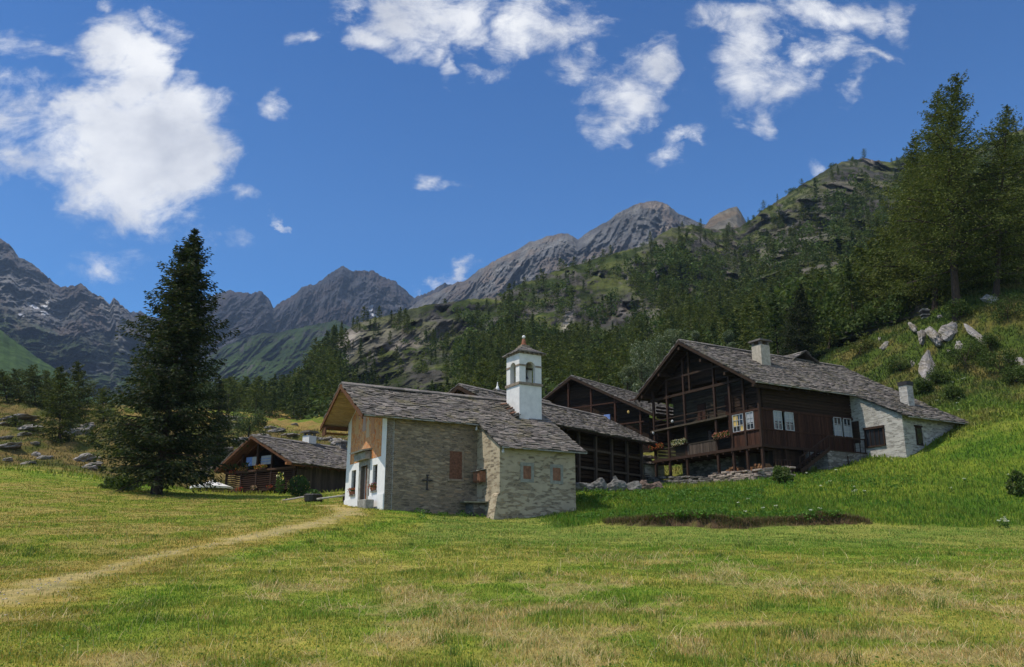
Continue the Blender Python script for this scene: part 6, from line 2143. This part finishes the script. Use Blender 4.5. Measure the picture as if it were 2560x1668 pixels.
# --- the forest on the hillside
def hill_pos(px, s):
    i = np.interp(px, HILL['px'], np.arange(len(HILL['px'])))
    j = np.interp(s, HILL['s'][:HILL['nr']], np.arange(HILL['nr']))
    i0, j0 = int(i), int(j)
    i1, j1 = min(i0 + 1, len(HILL['px']) - 1), min(j0 + 1, HILL['nr'] - 1)
    fi, fj = i - i0, j - j0
    G = HILL['P']
    p = (G[j0, i0] * (1 - fi) + G[j0, i1] * fi) * (1 - fj) + (G[j1, i0] * (1 - fi) + G[j1, i1] * fi) * fj
    return p, HILL['N'][j0, i0]


def far_variant(kind, seed, fine):
    rg = np.random.default_rng(seed)
    H = 12.0
    if kind == 'bush':
        ps = []
        for i in range(9 if fine else 5):
            c = rg.normal(size=3) * np.array([1.5, 1.5, .9]) + np.array([0, 0, 2.4])
            ps.append(leaf_cloud(rg, c, (1.5, 1.5, 1.3), 70 if fine else 30, .30 if fine else .45, BUSH_C, shell=.6))
        return join(ps)
    wide = {'spruce': 2.1, 'larch': 3.1}[kind] * rg.uniform(.85, 1.2)
    lop = rg.uniform(.75, 1.25)
    prof = [(0, .1 if kind == 'spruce' else .5), (.12, (.3 if kind == 'spruce' else .5) * wide * lop), (.4, (.68 if kind == 'spruce' else .86) * wide), (.7, wide), (.92, .9 * wide), (1, .6 * wide)]
    c, _, ax = conifer(rg, H, prof, .75 if fine else 1.1, 6 if fine else 5, .34 if fine else .55, .62 if fine else 1.0, FAR_C if kind == 'spruce' else [tuple(x * .95 for x in q) for q in LARCH_C],
                       droop=(20, -22) if kind == 'spruce' else (30, -12), upturn=.15, side=.7, hang=.35, bare=.08, jit=.28, gap=.06)
    V, Q, C = c
    w = .16
    tv = np.array([[-w, -w, -1], [w, -w, -1], [0, w, -1], [0, 0, H * .9]], float)
    tq = np.array([[0, 1, 3, 3], [1, 2, 3, 3], [2, 0, 3, 3]]) + len(V)
    return np.concatenate([V, tv]), np.concatenate([Q, tq]), np.concatenate([C, np.tile([[.045, .032, .024]], (4, 1))])


def dedeg(Q):
    tri = Q[:, 2] == Q[:, 3]
    return [Q[~tri], Q[tri][:, :3]]


VAR = {k: [far_variant(k, 200 + i, True) for i in range(n)] for k, n in (('spruce', 4), ('larch', 5), ('bush', 4))}
LOW = {k: [far_variant(k, 300 + i, False) for i in range(3)] for k in ('spruce', 'larch', 'bush')}
rg = np.random.default_rng(77)
cand = []
tries = 0
occ = {}
while tries < 32000 and len(cand) < 2300:
    tries += 1
    px = rg.uniform(505, 2690); s = rg.uniform(0.0, 1.0) ** .9
    p, n = hill_pos(px, s)
    dens = float(fbm(p[0] / 38 + p[2] / 60, p[1] / 38, 3, 501))
    fine_ = vnoise([p[0] / 11], [p[2] / 9 + p[1] / 15], 503)[0]
    pr_ = sstep(.42, .58, dens * .66 + fine_ * .34)
    if px > 1750 and s > .5: pr_ = max(pr_, .34)
    for (x0_, s0_, w_, h_, v_) in CRAGS:
        zw = math.exp(-((px - x0_) / w_) ** 2 - ((s - s0_) / h_) ** 2)
        pr_ *= 1 - (.82 if x0_ < 1400 else .42) * zw
    if 1350 < px < 1980 and s < .5: pr_ = max(pr_, .8)
    if px < 850 and s < .75: pr_ = max(pr_, .75)
    if n[2] < .48: pr_ *= .35
    if s > .93 and px < 1700: pr_ *= .55
    if rg.random() > pr_: continue
    bush = rg.random() < (.62 if (s > .5 and px > 1150) else (.34 if px > 1000 else .12))
    h = (rg.uniform(2.2, 4.6) if rg.random() < .7 else rg.uniform(5, 7.5)) if bush else rg.uniform(5.0, 11.0) * (.72 if s > .9 else 1)
    if px < 840 and not bush: h *= 1.15
    if 850 < px < 1150 and s < .8: h *= .62
    if bush and s > .88: h = min(h, 2.6)
    size = h / p[1]
    # keep stems apart relative to their size
    sp = max(1.5, h * .18)
    key = (int(p[0] / 6), int(p[1] / 6))
    if any((q[0] - p[0]) ** 2 + (q[1] - p[1]) ** 2 < sp * sp for a in (-1, 0, 1) for b_ in (-1, 0, 1) for q in occ.get((key[0] + a, key[1] + b_), ())): continue
    occ.setdefault(key, []).append(p)
    kind = 'bush' if bush else ('larch' if rg.random() < (.45 if px < 1150 else .78) else 'spruce')
    cand.append((size, kind, p, h, px, s))
cand.sort(key=lambda c: -c[0])
MESH = {}
for k in VAR:
    for i, (V, Q, C) in enumerate(VAR[k]):
        o = np_mesh({'spruce': 'hillside_spruce', 'larch': 'hillside_larch', 'bush': 'hillside_bush'}[k], V, dedeg(Q), M['leaf'], col=C)
        MESH[(k, i)] = o.data
        bpy.data.objects.remove(o)
cnt = {'spruce': 0, 'larch': 0, 'bush': 0}
rest = []
LIM = {'spruce': 140, 'larch': 250, 'bush': 200}
for size, k, p, h, px, s in cand:
    skyline = s > .955 and px > 1500
    if cnt[k] < LIM[k] or skyline:
        cnt[k] += 1
        i = int(rg.integers(0, len(VAR[k])))
        nm = {'spruce': 'hillside_spruce', 'larch': 'hillside_larch', 'bush': 'hillside_bush'}[k]
        o = bpy.data.objects.new(nm, MESH[(k, i)]); COL.objects.link(o)
        o.location = (p[0], p[1], p[2] - .3)
        f = h / (12.0 if k != 'bush' else 4.2)
        o.scale = (f * rg.uniform(.85, 1.2), f * rg.uniform(.85, 1.2), f); o.rotation_euler = (0, 0, rg.random() * 6.28)
        if skyline: zone, gz_ = 'on the skyline of the wooded hill', 'skyline'
        elif px < 900: zone, gz_ = 'in the forest between the log cabin and the grey cliff', 'lower left forest'
        elif px < 1330: zone, gz_ = 'on the wooded hillside above the chapel roof', 'forest above the chapel'
        elif px < 1900: zone, gz_ = 'in the dense forest above the barns and timber house', 'forest above the barns'
        else: zone, gz_ = 'on the wooded slope behind the big larches', 'forest behind the larches'
        nice = {'spruce': 'dark pointed spruce ', 'larch': 'soft green larch ', 'bush': 'round green bush '}[k]
        tag(o, nice + zone, {'spruce': 'spruce', 'larch': 'larch', 'bush': 'bush'}[k], {'spruce': 'spruces ', 'larch': 'larches ', 'bush': 'bushes '}[k] + gz_)
    else:
        rest.append((k, p, h))
Vs, Qs, Cs, off = [], [], [], 0
for k, p, h in rest:
    V, Q, C = LOW[k][int(rg.integers(0, 3))]
    f = h / (12.0 if k != 'bush' else 4.2); a = rg.random() * 6.28
    ca, sa = math.cos(a), math.sin(a)
    W = np.stack([(V[:, 0] * ca - V[:, 1] * sa) * f + p[0], (V[:, 0] * sa + V[:, 1] * ca) * f + p[1], V[:, 2] * f + p[2] - .3], 1)
    Vs.append(W); Qs.append(Q + off); Cs.append(C * rg.uniform(.8, 1.2)); off += len(V)
if Vs:
    o = np_mesh('distant_forest', np.concatenate(Vs), dedeg(np.concatenate(Qs)), M['leaf'], col=np.concatenate(Cs))
    tag(o, 'mass of far trees and scrub on the upper wooded hillside', 'forest', kind='stuff')
print('FOREST', len(cand), cnt, len(rest))

# ================================================================== grass
def blades(name, label, X, Y, hgt, wid, cols, rng, lean=.45, mats_='grass', lying=None):
    n = len(X)
    Z = height(X, Y)
    an = rng.random(n) * 2 * np.pi
    la = rng.random(n) * 2 * np.pi
    ln = np.abs(rng.normal(size=n)) * lean
    if lying is not None: ln = lying
    sx, sy = np.cos(an) * wid / 2, np.sin(an) * wid / 2
    dx, dy = np.cos(la) * ln * hgt, np.sin(la) * ln * hgt
    up = hgt * np.sqrt(np.maximum(.03, 1 - np.minimum(.97, ln * .55) ** 2))
    P = np.zeros((n, 5, 3), np.float32)
    P[:, 0] = np.stack([X - sx, Y - sy, Z - .01], 1); P[:, 1] = np.stack([X + sx, Y + sy, Z - .01], 1)
    mx, my = X + dx * .38, Y + dy * .38
    P[:, 2] = np.stack([mx + sx * .8, my + sy * .8, Z + up * .6], 1); P[:, 3] = np.stack([mx - sx * .8, my - sy * .8, Z + up * .6], 1)
    P[:, 4] = np.stack([X + dx, Y + dy, Z + up], 1)
    b = np.arange(n)[:, None] * 5
    q = b + np.array([[0, 1, 2, 3]]); t = b + np.array([[3, 2, 4]])
    o = np_mesh(name, P.reshape(-1, 3), [q, t], M[mats_], col=np.repeat(cols, 5, 0))
    return tag(o, label, 'grass', kind='stuff')


rng = np.random.default_rng(99)


def fan(n, y0, y1, kmax=.92):
    Y = np.exp(rng.uniform(np.log(y0), np.log(y1), n))
    return rng.uniform(-kmax, kmax, n) * Y, Y


_hk = np.array([C0[0], C0[1]])


def free_of_houses(X, Y):
    ok = np.ones(len(X), bool)
    for o, th, (u0, u1, v0, v1) in ((C0, TH, (-.05, 10.3, 0, 6.1)), (C0, TH, (5.4, 10.3, -2.65, 1)), (H0, TH, (-.6, 17, -.1, 12)), (H0, TH, (9.4, 17, -4.2, 1)), (H0, TH, (5, 9.6, -1.1, 0))):
        c, s = math.cos(th), math.sin(th)
        u = (X - o[0]) * c + (Y - o[1]) * s; v = -(X - o[0]) * s + (Y - o[1]) * c
        ok &= ~((u > u0) & (u < u1) & (v > v0) & (v < v1))
    return ok


# mown meadow
X, Y = fan(690000, 5.4, 75)
ok = free_of_houses(X, Y)
pd = path_dist(X, Y)
ok &= rng.random(len(X)) > .86 * (1 - sstep(.30, 1.0, pd + rng.normal(size=len(X)) * .15))
lawn = sstep(-.2, .6, Y - bank_y(X)) * sstep(1.2, 2.5, X)
ok &= ~((np.abs(Y - bank_y(X) - .05) < .30) & (bank_h(X) > .12) & (rng.random(len(X)) < .85))
st = straw_mask(X, Y)
ok &= rng.random(len(X)) > st * .45
X, Y, lawn, st = X[ok], Y[ok], lawn[ok], st[ok]
tuft = fbm(X * 1.1, Y * 1.1, 3, 91)
cl = gcol(X, Y)
h = (.022 + .038 * sstep(.35, .7, tuft)) * rng.uniform(.6, 1.5, len(X)) + lawn * rng.uniform(.05, .16, len(X))
h *= np.clip((Y / 16) ** .25, .9, 1.3)
w = .0080 * (Y / 9) ** .92
cl = cl * rng.uniform(.7, 1.45, len(X))[:, None]
yel = rng.random(len(X)) < (.09 + .25 * st) * (1 - .7 * lawn)
cl[yel] = cl[yel] * np.array([1.9, 1.45, 1.7])
grn = (rng.random(len(X)) < .25) & ~yel
cl[grn] = cl[grn] * np.array([.72, 1.15, .75])
blades('meadow_grass', 'short mown meadow grass, green with dry blades', X, Y, h, w, cl, rng)
# dry hay lying about
X, Y = fan(90000, 5.4, 32)
st = straw_mask(X, Y)
ok = (rng.random(len(X)) < st * .95 + .022) & (path_dist(X, Y) > .9)
X, Y = X[ok], Y[ok]
n = len(X)
h = rng.uniform(.07, .26, n) * np.clip(Y / 14, .8, 1.2)
c = np.array([[0.52, 0.41, 0.22]]) * rng.uniform(.55, 1.5, n)[:, None]
c[rng.random(n) < .25] *= np.array([.75, .62, .5])
blades('dry_hay', 'dry straw left lying in patches on the mown meadow', X, Y, h, .0052 * (Y / 9) ** .8, c, rng, lying=rng.uniform(.9, 1.75, n))
# standing pale stalks and seed heads
X, Y = fan(1500, 6.0, 45)
ok = (path_dist(X, Y) > 1.0) & free_of_houses(X, Y) & (Y < bank_y(X) - .5)
X, Y = X[ok], Y[ok]; n = len(X)
blades('dead_stalks', 'pale dead grass stalks standing here and there in the meadow', X, Y, rng.uniform(.12, .34, n), .0050 * (Y / 9) ** .7, np.array([[0.55, 0.44, 0.24]]) * rng.uniform(.6, 1.3, n)[:, None], rng, lean=.5)
# broad meadow herbs
X, Y = fan(20000, 5.6, 40)
tf = fbm(X * .8, Y * .8, 3, 95)
ok = (tf > .48) & (path_dist(X, Y) > 1.0) & free_of_houses(X, Y) & (straw_mask(X, Y) < .6)
X, Y = X[ok], Y[ok]; n = len(X)
P = np.stack([X, Y, height(X, Y) + rng.uniform(.015, .06, n)], 1)
A = rng.normal(size=(n, 3)) * np.array([1, 1, .25])
V, Q, C = leaf_quads(rng, P, .017, [(0.105, 0.195, 0.030), (0.14, 0.22, 0.04), (0.085, 0.165, 0.03)], A, .55)
tag(np_mesh('meadow_herbs', V, Q, M['grass'], col=C), 'broad leaved meadow herbs among the grass', 'herbs', kind='stuff')
# coarse plants on the lawn under the terrace and round the step
def patch(px0, px1, py0, py1, n):
    k = []
    X = []; Yl = []
    for _ in range(n):
        g = ground_hit(rng.uniform(px0, px1), rng.uniform(py0, py1), 20, 90, 420); X.append(g[0]); Yl.append(g[1])
    return np.array(X), np.array(Yl)
ps = []
for (a, b_, c_, d_, n) in ((1445, 1900, 1226, 1262, 260), (1450, 2100, 1282, 1300, 130), (1040, 1250, 1282, 1300, 26), (1900, 2300, 1190, 1230, 60)):
    X, Y = patch(a, b_, c_, d_, n)
    for x, y in zip(X, Y):
        ps.append(leaf_cloud(rng, (x, y, hz(x, y) + .10), (.28, .28, .16), 26, .07, [(0.085, 0.185, 0.020), (0.11, 0.21, 0.03), (0.06, 0.14, 0.02)]))
V, Q, C = join(ps)
tag(np_mesh('lawn_weeds', V, Q, M['grass'], col=C), 'coarse bright green plants on the lawn below the houses', 'weeds', kind='stuff')
# ragged dry turf hanging over the eroded step
X = rng.uniform(3.2, 17, 9000); Y = bank_y(X) + rng.normal(size=9000) * .14 + .12
ok = bank_h(X) > .1
X, Y = X[ok], Y[ok]; n = len(X)
c = np.array([[0.17, 0.115, 0.06]]) * rng.uniform(.5, 1.4, n)[:, None]
c[rng.random(n) < .35] *= np.array([.5, .9, .4])
blades('turf_fringe', 'brown dry turf hanging over the eroded step below the lawn', X, Y, rng.uniform(.10, .28, n), .02 + 0 * X, c, rng, lean=.9)
# darker tussocks standing in the mown grass
Xc, Yc = fan(90, 6.5, 34, .62)
ok = (path_dist(Xc, Yc) > 1.4) & (Yc < bank_y(Xc) - 1); Xc, Yc = Xc[ok], Yc[ok]
m_ = 46
X = np.repeat(Xc, m_) + rng.normal(size=len(Xc) * m_) * np.repeat(rng.uniform(.04, .12, len(Xc)), m_); Y = np.repeat(Yc, m_) + rng.normal(size=len(Xc) * m_) * .07
n = len(X)
blades('grass_tussocks', 'darker green grass tussocks dotted over the meadow', X, Y, np.repeat(rng.uniform(.08, .19, len(Xc)), m_) * rng.uniform(.6, 1.2, n), .007 * (Y / 9) ** .8, np.array([[0.115, 0.175, 0.026]]) * rng.uniform(.6, 1.5, n)[:, None], rng, lean=.55)
# white umbels
ps = []
for (a, b_, c_, d_, n) in ((2300, 2390, 945, 965, 10), (1800, 2100, 1262, 1300, 7), (2000, 2540, 1150, 1250, 12), (2390, 2440, 940, 960, 3), (2340, 2420, 985, 1050, 4), (2480, 2540, 1310, 1325, 6)):
    X, Y = patch(a, b_, c_, d_, n)
    for x, y in zip(X, Y):
        ps.append(leaf_cloud(rng, (x, y, hz(x, y) + .32), (.09, .09, .025), 12, .035, [(0.72, 0.72, 0.62), (0.6, 0.6, 0.5)], shell=.9))
        ps.append(leaf_cloud(rng, (x, y, hz(x, y) + .13), (.12, .12, .16), 14, .06, GREENS))
V, Q, C = join(ps)
tag(np_mesh('white_umbels', V, Q, M['petal'], col=C), 'white umbel flowers scattered over the lawn and slope', 'flowers', kind='stuff')
# long rough grass on the right slope and the left hillside
def rough_patch(n, x0, x1, y0, y1):
    return rng.uniform(x0, x1, n), rng.uniform(y0, y1, n)
Xs, Ys = [], []
for n, x0, x1, y0, y1 in ((105000, 18, 88, 60, 112), (42000, -95, -2, 74, 150)):
    a, b_ = rough_patch(n, x0, x1, y0, y1); Xs.append(a); Ys.append(b_)
X = np.concatenate(Xs); Y = np.concatenate(Ys)
ok = free_of_houses(X, Y) & (np.abs(X / Y) < .95); X, Y = X[ok], Y[ok]; n = len(X)
cl = gcol(X, Y) * rng.uniform(.6, 1.5, n)[:, None]
blades('rough_grass', 'rough hillside grass on the slopes round the village', X, Y, rng.uniform(.12, .40, n), .10 + 0 * X, cl, rng, lean=.6)

# pebbles on the worn track
i = rng.integers(20, 215, 260)
X = PATHF[i, 0] + rng.normal(size=260) * .25; Y = PATHF[i, 1] + rng.normal(size=260) * .25
Z = height(X, Y); vs, qs = [], []
for j in range(260):
    r_ = rng.uniform(.006, .02)
    b8 = np.array([[-1, -1, -.6], [1, -1, -.6], [1, 1, -.6], [-1, 1, -.6], [-.7, -.6, .5], [.6, -.7, .6], [.7, .6, .5], [-.6, .7, .45]]) * r_ * rng.uniform(.7, 1.3, (8, 3)) + np.array([X[j], Y[j], Z[j] + .018])
    vs.append(b8); qs.append(np.array([[0, 3, 2, 1], [4, 5, 6, 7], [0, 1, 5, 4], [1, 2, 6, 5], [2, 3, 7, 6], [3, 0, 4, 7]]) + 8 * j)
tag(np_mesh('path_pebbles', np.concatenate(vs), np.concatenate(qs), M['chimney_plaster']), 'small pale pebbles strewn on the worn footpath', 'pebbles', kind='stuff')

# ------------------------------------------------------------------ air
k = MB(); k.box(-6000, 6000, -60, 3700, -140, 1500)
m = bpy.data.materials.new('haze'); m.use_nodes = True
t = NT(m.node_tree); m.node_tree.nodes.remove(m.node_tree.nodes['Principled BSDF'])
v = t.n('ShaderNodeVolumePrincipled')
v.inputs['Color'].default_value = (0.50, 0.70, 1.0, 1)
v.inputs['Density'].default_value = HAZE_D
v.inputs['Anisotropy'].default_value = 0.1
m.node_tree.links.new(v.outputs[0], m.node_tree.nodes['Material Output'].inputs['Volume'])
o = k.build('haze', m)
tag(o, 'thin blue mountain air over the whole valley', kind='stuff')
